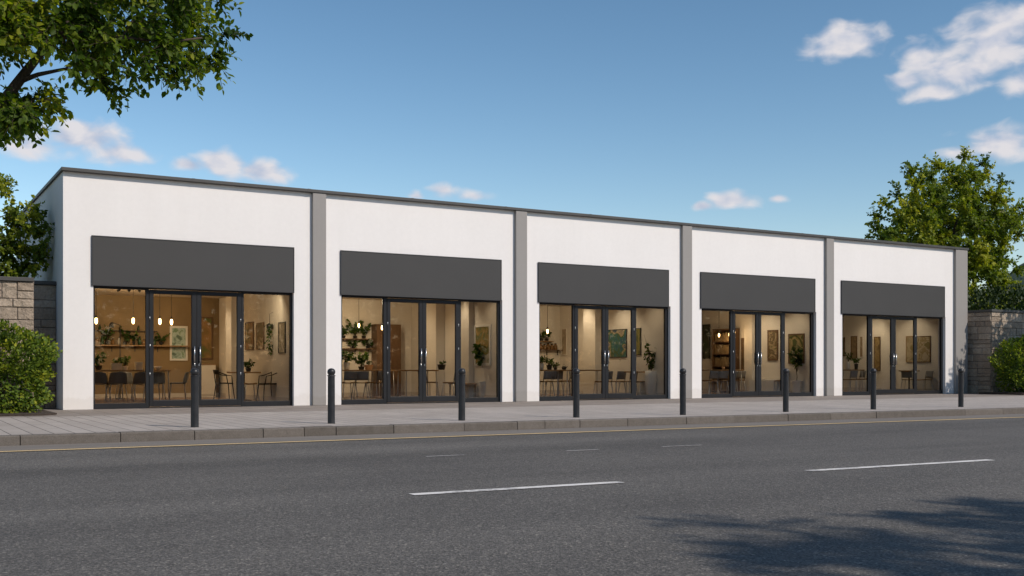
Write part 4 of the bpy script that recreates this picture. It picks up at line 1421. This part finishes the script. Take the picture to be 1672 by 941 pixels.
# ---------------------------------------------------------- rightmost shop
s = 4
XW = 30.16
table(1362, 1400, 3.6, 0.34, 'oak table behind the left window with a white vase of greenery', s)
put_chair('wood', 1386, 3.0, 4, 'grey-backed wood-seat chair in the left window', s)
put_chair('wood', 1400, 3.5, 70, 'grey-backed wood-seat chair turned left beside the first mullion', s)
table(1402, 1418, 4.6, 0.3, 'second oak table deeper behind the first mullion', s)
put_chair('wood', 1410, 4.0, 20, 'grey-backed wood-seat chair at the deeper table', s)
o = pot_plant((at(1398, 0, 3.7).x, 3.7, TZ), 'darkpot', 0.08, 0.22, 0.24, 0.16, 80, 0.10, 'green plant in a dark vase on the oak table, rightmost shop', 96)
o = pot_plant((at(1385, 0, 3.6).x, 3.6, TZ), 'whitepot', 0.08, 0.30, 0.38, 0.24, 70, 0.09, 'airy green sprigs in a tall white vase on the oak table, rightmost shop', 97)
picture(1374, 1380, 551, 582, XW, [(0.20, 0.17, 0.05), (0.10, 0.10, 0.03), (0.3, 0.24, 0.1)], 'dark olive picture at the left edge of the left window, rightmost shop', 25, 'walnut', fw=0.03)
picture(1390, 1400, 549, 586, XW, [(0.22, 0.15, 0.08), (0.30, 0.21, 0.11), (0.16, 0.11, 0.06)], 'brown wood panel in the left window, rightmost shop', 26, 'walnut', fw=0.03)
picture(1404, 1410, 549, 584, XW, [(0.36, 0.27, 0.17), (0.28, 0.2, 0.12), (0.42, 0.33, 0.22)], 'pale wood panel beside the first mullion, rightmost shop', 27, 'cream', fw=0.03)
picture(1428, 1438, 550, 606, XW, [(0.24, 0.16, 0.06), (0.38, 0.27, 0.12), (0.14, 0.10, 0.05)], 'tall ochre panel behind the left door, rightmost shop', 28, 'walnut', fw=0.03)
picture(1480, 1493, 549, 592, XW, [(0.48, 0.40, 0.27), (0.40, 0.32, 0.2), (0.25, 0.19, 0.08)], 'pale ochre picture behind the right door, rightmost shop', 29, 'oak', fw=0.03)
picture(1496, 1520, 549, 592, XW, [(0.50, 0.42, 0.30), (0.30, 0.22, 0.10), (0.55, 0.47, 0.34), (0.22, 0.18, 0.08)], 'large pale sketchy picture in the right window, rightmost shop', 30, 'walnut', fw=0.03, scale=3.0)
track(1384, 1402, 2.6, 2, 'black track light over the left window', s, [(30.1, 4.0, 1.6), (27.0, 6.7, 1.5)], 28)
downlight(29.2, 3.6, 'ceiling spotlight behind the left door, rightmost shop', 24, (0.5, 0.1, -1))
downlight(29.2, 1.9, 'ceiling spotlight over the large pale picture, rightmost shop', 20, (0.5, 0.0, -1))
table(0, 0, 1.75, 0.26, 'small high table against the right wall below the pale pictures', s, 0.82, 'pedestal', X=(29.35, 29.9))
put_chair('wood', 1484, 1.85, -70, 'wood-seat chair facing right behind the right door', s)
put_chair('wood', 1509, 1.2, 75, 'wood-seat chair facing left in the right window', s)

# ================================================================== BOLLARDS
BOL = [(318, 698), (541, 692), (754, 687), (941, 682), (1115, 678), (1283, 673), (1426, 669), (1569, 665)]
BLAB = ['in front of the double doors of the leftmost shop', 'in front of the white pier right of the first grey pilaster', 'in front of the right window of the second shop from left', 'in front of the double doors of the middle shop', 'in front of the third grey pilaster', 'in front of the double doors of the fourth shop from left', 'in front of the double doors of the rightmost shop', 'in front of the grey end pilaster at the right']
b0 = None
for (px, py), lb in zip(BOL, BLAB):
    rx, ry = ray(px)
    t = FOC * CAMZ / (py - HOR - 0.5)
    loc = (CAMX + rx * t, CAMY + ry * t, -0.003)
    if b0 is None:
        b0 = thing('bollard', '', 'bollard')
        MB().lathe([(0.062, 0.0), (0.060, 0.01), (0.058, 0.77), (0.058, 0.775)], n=24).build('post', M['bollard'], b0)
        MB().lathe([(0.064, 0.776), (0.067, 0.78), (0.067, 0.792), (0.064, 0.796)], n=24).build('collar', M['bollard'], b0)
        MB().lathe([(0.046, 0.797), (0.058, 0.813), (0.066, 0.838), (0.066, 0.858), (0.055, 0.886), (0.034, 0.902), (0.010, 0.908)], n=24).build('ball_cap', M['bollard'], b0)
        b = b0
    else:
        b = copy_tree(b0)
    b.location = loc
    tag(b, 'dark ball-topped bollard ' + lb, 'bollard', 'bollards along the kerb')

# ================================================================== STONE WALLS
def masonry(q, L, H, seed, face):
    """Blocks of uneven size in the local plane (u along, z up); face(u, z, d) gives the world point d metres proud."""
    rs = random.Random(seed)
    z = 0.0
    while z < H - 0.02:
        h = rs.choice([0.18, 0.22, 0.26, 0.3, 0.34])
        if z + h > H - 0.14: h = H - z
        u = 0.0
        while u < L - 0.01:
            wd = rs.uniform(0.28, 0.66)
            if u + wd > L - 0.22: wd = L - u
            parts = [(z, z + h)]
            if h > 0.29 and rs.random() < 0.3:
                m_ = z + h * rs.uniform(0.4, 0.6)
                parts = [(z, m_), (m_, z + h)]
            for za, zb in parts:
                g = 0.007
                d = rs.uniform(0.012, 0.04)
                c = 0.014
                A = [(u + g, za + g), (u + wd - g, za + g), (u + wd - g, zb - g), (u + g, zb - g)]
                B = [(u + g + c, za + g + c), (u + wd - g - c, za + g + c), (u + wd - g - c, zb - g - c), (u + g + c, zb - g - c)]
                jit = [rs.uniform(-0.008, 0.008) for _ in range(4)]
                vs = [face(a, b, 0.0) for a, b in A] + [face(a, b, d * 0.6) for a, b in A] + [face(a, b, d + j) for (a, b), j in zip(B, jit)]
                fs = [(0, 1, 5, 4), (1, 2, 6, 5), (2, 3, 7, 6), (3, 0, 4, 7), (4, 5, 9, 8), (5, 6, 10, 9), (6, 7, 11, 10), (7, 4, 8, 11), (8, 9, 10, 11)]
                q.add(vs, fs, rs.random())
            u += wd
        z += h


def stone_wall(name, label, x0, x1, yf, thick, H, seed, ret=None):
    """Wall whose front face is at y = yf; ret adds a stone-faced left end."""
    o = thing(name, label, 'stone wall', ((x0 + x1) / 2, yf, 0), 0)
    cx = (x0 + x1) / 2
    MB().box(x0 - cx, x1 - cx, 0.0, thick, -0.02, H).build('core', M['mortar'], o)
    q = MB()
    masonry(q, x1 - x0, H - 0.004, seed, lambda u, z, d: (x0 - cx + u, -d, z))
    if ret == 'left':
        masonry(q, thick, H - 0.004, seed + 1, lambda u, z, d: (x0 - cx - d, thick - u, z))
    q.build('stone_facing', M['stone'], o)
    c = MB()
    n = max(1, int((x1 - x0) / 1.2))
    lo = x0 - cx - (0.06 if ret else 0.0)
    for k in range(n):
        a = lo + (x1 - cx - lo) * k / n
        b = lo + (x1 - cx - lo) * (k + 1) / n
        c.box(a + 0.003, b - 0.003, -0.075, thick + 0.04, H + 0.001, H + 0.085)
    c.build('coping', M['coping'], o, bevel=0.008)
    return o


stone_wall('stone_wall', 'rough stone garden wall behind the left hedge, sunlit with a grey coping', -24.0, -0.63, -0.40, 0.35, 2.73, 21)
stone_wall('stone_wall', 'narrow stone wall set back between the left garden wall and the white building', -0.62, -0.004, 1.05, 0.35, 2.78, 22)
stone_wall('stone_wall', 'shaded stone wall with dark coping at the right end of the building', 30.78, 62.0, -0.85, 1.6, 2.93, 23, ret='left')

# planting beds
def bed(name, pts, h, mat, rim=None):
    q = MB()
    n = len(pts)
    vs = [(x, y, -0.01) for x, y in pts] + [(x, y, h) for x, y in pts]
    fs = [tuple(range(n, 2 * n))] + [(i, (i + 1) % n, n + (i + 1) % n, n + i) for i in range(n)]
    q.add(vs, fs)
    tag(q.build(name, M[mat]), kind='structure')


bed('planting_bed', [(-24, -2.75), (-0.75, -2.75), (-0.45, -2.45), (-0.45, -0.45), (-24, -0.45)], 0.03, 'soil')
bed('planting_bed', [(30.0, -2.6), (30.35, -2.95), (62, -2.95), (62, -0.92), (30.0, -0.92)], 0.06, 'soil')
rr_ = random.Random(5)
ed = MB()
x = 30.25
while x < 44:
    wv = rr_.uniform(0.35, 0.7)
    hh = rr_.uniform(0.12, 0.2)
    c = (x + wv / 2, -3.02, 0.0)
    prof = [(wv * 0.52, -0.01), (wv * 0.54, hh * 0.5), (wv * 0.45, hh * 0.85), (wv * 0.25, hh)]
    vs, fs = [], []
    k = 10
    for r_, z in prof:
        for i in range(k):
            t = 2 * math.pi * i / k
            vs.append((c[0] + r_ * math.cos(t) * rr_.uniform(0.94, 1.06), c[1] + min(r_, 0.14) * math.sin(t) * rr_.uniform(0.9, 1.1), z))
    for j in range(len(prof) - 1):
        for i in range(k):
            fs.append((j * k + i, j * k + (i + 1) % k, (j + 1) * k + (i + 1) % k, (j + 1) * k + i))
    fs.append(tuple((len(prof) - 1) * k + i for i in range(k)))
    ed.add(vs, fs, rr_.random(), True)
    x += wv * 0.98
tag(ed.build('bed_edging', M['kerb']), kind='structure')


# ================================================================== HEDGES AND SHRUBS
def hedge(name, label, c, rad, n, ls, mat, seed, power=3.0, lump=0.16, cat='hedge', up=0.35):
    """Leafy block: superellipsoid shell of leaves, uneven outline, woody stems inside."""
    o = thing(name, label, cat, (c[0], c[1], 0.0))
    rng = np.random.default_rng(seed)
    d = rng.normal(size=(n, 3))
    d /= np.linalg.norm(d, axis=1, keepdims=True)
    k = (np.abs(d) ** power).sum(axis=1) ** (-1.0 / power)
    fr = rng.normal(size=(9, 3)) * 2.6
    ph = rng.uniform(0, 6.28, 9)
    lumpv = np.sin(d @ fr.T + ph).mean(axis=1) * 1.5
    fr2 = rng.normal(size=(9, 3)) * 7.0
    lump2 = np.sin(d @ fr2.T + ph).mean(axis=1) * 1.5
    depth = 1 - np.abs(rng.normal(size=n)) * 0.13
    P = d * (k * depth * (1 + lump * lumpv + lump * 0.8 * lump2))[:, None] * np.array(rad)
    out = d / np.array(rad)
    out /= np.linalg.norm(out, axis=1, keepdims=True)
    D = out * 0.8 + rng.normal(size=(n, 3)) * 0.55 + np.array([0, 0, up])
    keep = (P[:, 2] + c[2]) > 0.05
    P, D = P[keep], D[keep]
    P = P + np.array([0, 0, c[2]])
    m_ = len(P)
    S = ls * rng.uniform(0.6, 1.35, m_)
    tone = 0.45 + 0.35 * lump2[keep]
    leaf_mesh('foliage', M[mat], o, P, D, S, seed + 1, width=0.6, tone=tone)
    q = MB()
    for i in range(26):
        a = rng.uniform(0, 6.28)
        r0 = rng.uniform(0, 0.35)
        r1 = rng.uniform(0.3, 0.85)
        q.tube([(rad[0] * r0 * math.cos(a), rad[1] * r0 * math.sin(a), 0), (rad[0] * (r0 + r1) / 2 * math.cos(a), rad[1] * (r0 + r1) / 2 * math.sin(a), c[2] * 0.8), (rad[0] * r1 * math.cos(a + 0.2), rad[1] * r1 * math.sin(a + 0.2), c[2] + rad[2] * rng.uniform(0.1, 0.6))], [0.018, 0.012, 0.005], 5)
    q.build('stems', M['bark'], o)
    return o


hedge('hedge', 'dense sunlit yellow-green hedge in front of the left stone wall', (-1.86, -1.42, 0.86), (1.36, 0.86, 0.80), 16000, 0.072, 'leaf_hedge', 301, lump=0.22)
hedge('hedge', 'clipped dark green hedge in front of the right stone wall', (32.55, -1.80, 0.98), (2.35, 0.80, 0.98), 14000, 0.085, 'leaf_hedge', 302, lump=0.24)
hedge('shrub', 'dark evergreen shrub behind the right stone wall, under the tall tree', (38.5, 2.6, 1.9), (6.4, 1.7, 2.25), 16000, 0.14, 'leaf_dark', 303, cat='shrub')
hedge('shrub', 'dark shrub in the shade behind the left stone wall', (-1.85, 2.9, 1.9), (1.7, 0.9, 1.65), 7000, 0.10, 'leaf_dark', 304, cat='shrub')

# ================================================================== TREES
rng = random.Random(71)
# street tree whose branches hang into the top left of the picture
YC = (-9.6, -7.4)
polyA = [(-60, -60), (356, -60), (338, 8), (308, 28), (350, 50), (332, 64), (305, 80), (318, 94), (342, 102), (330, 108), (300, 114), (262, 106), (228, 104), (192, 112), (150, 112), (112, 92), (84, 52), (30, 78), (-60, 120)]
polyB = [(-60, 150), (20, 146), (58, 152), (78, 162), (56, 168), (36, 190), (6, 198), (-60, 196)]
cl = sample_poly(polyA, 200, *YC, rng) + sample_poly(polyB, 34, *YC, rng)
cl += [tuple(at(px, py, -8.5)) for px, py in ((170, 138), (178, 145), (166, 128), (362, 54), (350, 102), (356, 108), (285, 114), (264, 112), (345, 88), (235, 118), (356, 4), (350, -10), (70, 150), (86, 165), (46, 194), (8, 204))]
# the rest of the crown, above and to the left of the frame
e = 0
while e < 130:
    p = Vector((rng.uniform(-1, 1), rng.uniform(-1, 1), rng.uniform(-1, 1)))
    if not 0.45 < p.length < 1: continue
    q_ = (-4.3 + p.x * 3.3, -8.5 + p.y * 2.4, 6.6 + p.z * 1.9)
    # keep clear of the open sky below the limb in the photograph
    rx = (q_[0] - CAMX) * CT - (q_[1] - CAMY) * ST
    rz = (q_[0] - CAMX) * ST + (q_[1] - CAMY) * CT
    ppx, ppy = PX0 + FOC * rx / rz, HOR - FOC * (q_[2] - CAMZ) / rz
    if ppx > -40 and ppy > -40: continue
    cl.append(q_); e += 1
root = thing('street_tree', 'large street tree whose leafy branches hang over the top left of the view', 'tree', (-4.0, -7.6, -0.003))
l1 = [at(-75, 300, -8.2), at(-20, 200, -8.3), at(12, 158, -8.4), at(42, 118, -8.5), at(72, 80, -8.5), at(110, 40, -8.6), at(160, 0, -8.6)]
l2 = [at(30, 134, -8.45), at(62, 122, -8.6), at(105, 113, -8.7), at(150, 118, -8.8)]
l3 = [at(80, 70, -8.5), at(130, 52, -8.9), at(200, 60, -9.0), at(270, 70, -9.0), at(330, 62, -9.0)]
b0_, b1_, b2_ = Vector((-4.0, -7.6, -0.02)), Vector((-3.75, -7.7, 2.1)), l1[0]
trk = [tuple(b0_ * (1 - f) ** 2 + b1_ * 2 * f * (1 - f) + b2_ * f * f) for f in (0, 0.12, 0.25, 0.4, 0.55, 0.7, 0.85, 1.0)]
grow_tree(root, trk, 0.19, cl, 'leaf_over', 0.110, 8, 8, 0.36, 5, droop=0.30, limbs=[(l1, 0.10), (l2, 0.04), (l3, 0.045)], width=0.58)

# tall tree beyond the right wall
poly = [(1440, 372), (1446, 352), (1478, 342), (1488, 312), (1498, 290), (1530, 278), (1575, 268), (1598, 282), (1606, 296), (1630, 306), (1622, 332), (1658, 350), (1648, 385), (1632, 415), (1642, 440), (1628, 468), (1590, 495), (1540, 500), (1480, 480), (1440, 395)]
rng = random.Random(72)
cl = sample_poly(poly, 290, 4.2, 8.6, rng)
cl += [tuple(at(px, py, 6.0)) for px, py in ((1432, 372), (1436, 356), (1446, 336), (1470, 316), (1484, 292), (1492, 280), (1530, 268), (1572, 258), (1604, 268), (1612, 284), (1634, 300), (1640, 330), (1660, 338), (1666, 352), (1662, 382), (1656, 440), (1600, 500), (1620, 495), (1640, 488), (1655, 478), (1610, 480), (1630, 470), (1590, 508), (1648, 462), (1662, 495), (1588, 490))]
root = thing('garden_tree', 'tall bright green tree with an open crown behind the right end of the building', 'tree', (tuple(at(1562, 602, 6.3))[0], 6.3, -0.02))
tb_ = [at(1562, 640, 6.3), at(1563, 560, 6.3), at(1562, 490, 6.2), at(1558, 430, 6.2), at(1556, 380, 6.3)]
tb_[0].z = -0.05
lim = [([tb_[3], at(1530, 390, 6.5), at(1500, 360, 6.8), at(1480, 350, 6.8)], 0.07), ([tb_[3], at(1590, 385, 6.0), at(1615, 350, 5.8), at(1640, 345, 5.8)], 0.07), ([tb_[4], at(1570, 340, 6.2), at(1580, 300, 6.0)], 0.06)]
grow_tree(root, [tuple(p) for p in tb_], 0.22, cl, 'leaf_right', 0.150, 10, 18, 0.56, 15, droop=0.15, limbs=lim, width=0.62)

# small tree behind the left wall
rng = random.Random(73)
cl = sample_poly([(-90, 300), (-40, 290), (12, 292), (20, 308), (5, 330), (-90, 335)], 26, 1.4, 2.6, rng)
cl += sample_poly([(-90, 345), (20, 342), (44, 334), (58, 345), (72, 368), (68, 392), (76, 410), (72, 432), (58, 446), (-90, 446)], 112, 1.3, 3.0, rng)
root = thing('garden_tree', 'small leafy tree behind the left stone wall, beside the white side wall', 'tree', (-1.5, 2.1, -0.02))
tb_ = [(-1.5, 2.1, -0.05), (-1.5, 2.1, 1.2), (-1.45, 2.1, 2.4), (-1.3, 2.1, 3.3), (-1.2, 2.1, 4.0)]
grow_tree(root, tb_, 0.09, cl, 'leaf_left', 0.095, 8, 10, 0.27, 25, droop=0.12, width=0.66)

# trees on the near side of the street, out of the picture: they cast the shade on the road and on the right wall
def free_tree(label, x, y, zc, rad, ncl, seed, h0):
    r_ = random.Random(seed)
    cl = []
    while len(cl) < ncl:
        p = Vector((r_.uniform(-1, 1), r_.uniform(-1, 1), r_.uniform(-1, 1)))
        if 0.3 < p.length < 1:
            cl.append((x + p.x * rad[0], y + p.y * rad[1], zc + p.z * rad[2]))
    root = thing('street_tree', label, 'tree', (x, y, -0.02))
    grow_tree(root, [(x, y, -0.02), (x + 0.05, y, h0 * 0.5), (x, y + 0.05, h0), (x + 0.1, y, zc)], 0.2, cl, 'leaf_over', 0.16, 7, 8, 0.55, seed, droop=0.2)


free_tree('broad street tree on the opposite pavement, casting shade on the road', 8.6, -34.4, 9.6, (4.6, 3.0, 2.4), 300, 81, 4.8)
free_tree('street tree on the pavement beyond the right edge of the view', 34.9, -6.3, 5.8, (2.2, 2.0, 1.8), 120, 82, 3.2)

# unseen hedge row added across the street to block sky mirrored in the glass
for k, xk in enumerate((-34, -16, 2, 20, 38, 56, 74, 92)):
    hedge('hedge', 'unseen tall green hedge added to block sky reflections, section %s' % ('behind the viewer' if k == 2 else 'further along'), (xk, -36.0 + SL * xk, 3.2), (9.6, 1.6, 3.4), 15000, 0.42, 'leaf_dark', 401 + k, lump=0.08)['group'] = 'added reflection-blocking hedges across the street'

# wooded hill far away on the right
mb = MB()
hx, hy = math.sin(R(62.5)) * 900, math.cos(R(62.5)) * 900
n = 40
rh = np.random.default_rng(3)
G = {}
for i in range(n + 1):
    for j in range(n + 1):
        u, v = (i / n - 0.5) * 2, (j / n - 0.5) * 2
        r2 = u * u + v * v
        z = 112 * math.exp(-r2 * 3.2) - 112 * math.exp(-3.2) + 2.0 * rh.normal() * max(0, 1 - r2)
        G[i, j] = (hx + u * 260, hy + v * 260, max(z, -0.5) - 0.3)
vs = [G[i, j] for i in range(n + 1) for j in range(n + 1)]
fs = [(i * (n + 1) + j, (i + 1) * (n + 1) + j, (i + 1) * (n + 1) + j + 1, i * (n + 1) + j + 1) for i in range(n) for j in range(n)]
mb.add(vs, fs, 0.5, True)
M['hill'] = simple('wooded hill', (0.05, 0.075, 0.04), 0.95, var=0.4, vscale=0.05, bscale=0.12, bstr=1.0, bdist=4.0)
tag(mb.build('hill', M['hill']), kind='structure')

# ================================================================== SKY, SUN, CAMERA
EL = R(39)
sd = Vector((0.43, -0.903, 0)).normalized() * math.cos(EL) + Vector((0, 0, math.sin(EL)))
L = bpy.data.lights.new('Sun', 'SUN')
L.energy = 3.45
L.angle = R(0.5)
L.color = (1.0, 0.905, 0.80)
lo = bpy.data.objects.new('Sun', L)
lo.rotation_euler = sd.to_track_quat('Z', 'Y').to_euler()
lo.location = (10, -40, 40)
link(lo)

wd = bpy.data.worlds.new('World')
scene.world = wd
wd.use_nodes = True
nt = wd.node_tree
nt.nodes.clear()
out = nt.nodes.new('ShaderNodeOutputWorld')
sky = nt.nodes.new('ShaderNodeTexSky')
sky.sky_type = 'NISHITA'
sky.sun_disc = False
sky.sun_elevation = EL
sky.sun_rotation = math.atan2(sd.x, sd.y)
sky.altitude = 100
sky.air_density = 1.0
sky.dust_density = 0.3
sky.ozone_density = 1.6
bg = nt.nodes.new('ShaderNodeBackground')
bg.inputs['Strength'].default_value = 0.10
hs = nt.nodes.new('ShaderNodeHueSaturation')
hs.inputs['Hue'].default_value = 0.488
hs.inputs['Saturation'].default_value = 1.10
gm = nt.nodes.new('ShaderNodeGamma')
gm.inputs['Gamma'].default_value = 1.26
nt.links.new(sky.outputs[0], gm.inputs['Color'])
tint = mixc(nt, 1.0, gm.outputs[0], (0.97, 0.86, 0.81), 'MULTIPLY')
nt.links.new(tint, hs.inputs['Color'])
nt.links.new(hs.outputs[0], bg.inputs[0])

tc = nt.nodes.new('ShaderNodeTexCoord')
sx = nt.nodes.new('ShaderNodeSeparateXYZ')
nt.links.new(tc.outputs['Generated'], sx.inputs[0])


def mth(op, a, b=None, c=None, clamp=False):
    m = nt.nodes.new('ShaderNodeMath')
    m.operation = op
    m.use_clamp = clamp
    for i, v in enumerate((a, b, c)):
        if v is None: continue
        if hasattr(v, 'is_linked'): nt.links.new(v, m.inputs[i])
        else: m.inputs[i].default_value = v
    return m.outputs[0]


az = mth('MULTIPLY', mth('ARCTAN2', sx.outputs['X'], sx.outputs['Y']), 57.2958)
el = mth('MULTIPLY', mth('ARCSINE', sx.outputs['Z']), 57.2958)
CLOUDS = [  # azimuth, elevation, half width, half height in degrees, strength
    (48.2, 16.4, 2.1, 1.05, 1.0), (47.2, 15.9, 1.6, 0.5, 0.7),
    (53.2, 14.4, 2.3, 1.25, 1.0), (55.0, 15.6, 2.6, 1.6, 1.0), (52.3, 13.6, 1.7, 0.7, 1.0), (55.8, 16.6, 1.9, 0.8, 1.0), (56.6, 13.6, 1.6, 0.8, 0.95), (51.6, 15.3, 1.3, 0.9, 0.95), (50.9, 14.2, 1.2, 0.55, 0.9),
    (55.4, 10.8, 2.4, 0.95, 1.0), (53.2, 10.6, 1.2, 0.4, 0.8),
    (42.5, 8.75, 1.7, 0.60, 1.0), (40.9, 8.55, 0.7, 0.3, 0.8), (44.7, 8.8, 0.6, 0.25, 0.7),
    (27.0, 9.45, 1.1, 0.50, 0.75), (25.6, 9.2, 0.5, 0.3, 0.7), (28.6, 9.2, 1.1, 0.35, 0.6),
    (15.6, 10.45, 1.6, 0.85, 0.95), (17.4, 10.2, 1.7, 0.7, 0.95), (13.9, 10.4, 1.2, 0.5, 0.8),
    (8.6, 11.4, 2.3, 1.05, 1.0), (10.6, 10.7, 2.0, 0.8, 0.9), (6.4, 10.9, 2.0, 0.9, 0.85),
    # others around the sky, out of this view
    (-30, 14, 6, 2.2, 1), (-75, 20, 8, 3, 1), (100, 15, 7, 2.5, 1), (150, 22, 9, 3, 1), (-140, 16, 8, 2.6, 1)]
den = None
wt = None
for a0, e0, w_, h_, s_ in CLOUDS:
    u = mth('MULTIPLY', mth('SUBTRACT', az, a0), 0.98 / w_)
    v = mth('MULTIPLY', mth('SUBTRACT', el, e0), 0.98 / h_)
    r = mth('SQRT', mth('ADD', mth('MULTIPLY', u, u), mth('MULTIPLY', v, v)))
    f = mth('MULTIPLY', mth('SUBTRACT', 1.0, r, clamp=False), s_)
    if den is None:
        den = f
    else:
        den = mth('SMOOTH_MAX', den, f, 0.25)


def cloud_noise(du, dv, scale, detail=6):
    cb = nt.nodes.new('ShaderNodeCombineXYZ')
    nt.links.new(mth('ADD', az, du), cb.inputs[0])
    nt.links.new(mth('MULTIPLY', mth('ADD', el, dv), 1.7), cb.inputs[1])
    n = nt.nodes.new('ShaderNodeTexNoise')
    n.inputs['Scale'].default_value = scale
    n.inputs['Detail'].default_value = detail
    n.inputs['Roughness'].default_value = 0.45
    n.inputs['Distortion'].default_value = 0.35
    nt.links.new(cb.outputs[0], n.inputs['Vector'])
    return n.outputs['Fac']


n1 = cloud_noise(0, 0, 0.62)
dens = mth('ADD', den, mth('MULTIPLY', mth('SUBTRACT', n1, 0.455), 1.6))
al = nt.nodes.new('ShaderNodeMapRange')
al.interpolation_type = 'SMOOTHSTEP'
al.inputs['From Min'].default_value = 0.02
al.inputs['From Max'].default_value = 0.78
al.inputs['To Max'].default_value = 0.96
nt.links.new(dens, al.inputs['Value'])
n2 = cloud_noise(0.6, 0.5, 0.62, 4)
shd = mth('ADD', mth('MULTIPLY', mth('SUBTRACT', n1, n2), 2.4), 0.68, clamp=True)
rp = nt.nodes.new('ShaderNodeValToRGB')
rp.color_ramp.elements[0].color = (0.46, 0.52, 0.66, 1)
rp.color_ramp.elements[1].color = (0.76, 0.735, 0.76, 1)
nt.links.new(shd, rp.inputs[0])
bg2 = nt.nodes.new('ShaderNodeBackground')
bg2.inputs['Strength'].default_value = 1.0
nt.links.new(rp.outputs[0], bg2.inputs[0])
mx = nt.nodes.new('ShaderNodeMixShader')
nt.links.new(al.outputs[0], mx.inputs[0])
nt.links.new(bg.outputs[0], mx.inputs[1])
nt.links.new(bg2.outputs[0], mx.inputs[2])
nt.links.new(mx.outputs[0], out.inputs[0])

cam = bpy.data.cameras.new('Camera')
cam.sensor_width = 36
cam.lens = FOC / 1672 * 36
cam.shift_y = (HOR - 470.5) / 1672
cam.clip_start = 0.1
cam.clip_end = 6000
co = bpy.data.objects.new('Camera', cam)
co.location = (CAMX, CAMY, CAMZ)
co.rotation_euler = (R(90), 0, -TH)
link(co)
scene.camera = co

scene.render.engine = 'CYCLES'
scene.cycles.use_denoising = True
try:
    scene.cycles.denoiser = 'OPENIMAGEDENOISE'
except Exception:
    pass
scene.cycles.max_bounces = 8
scene.cycles.transparent_max_bounces = 16
scene.cycles.sample_clamp_indirect = 8
scene.view_settings.view_transform = 'Standard'
scene.view_settings.look = 'None'
scene.view_settings.exposure = 0.0
scene.view_settings.gamma = 1.0
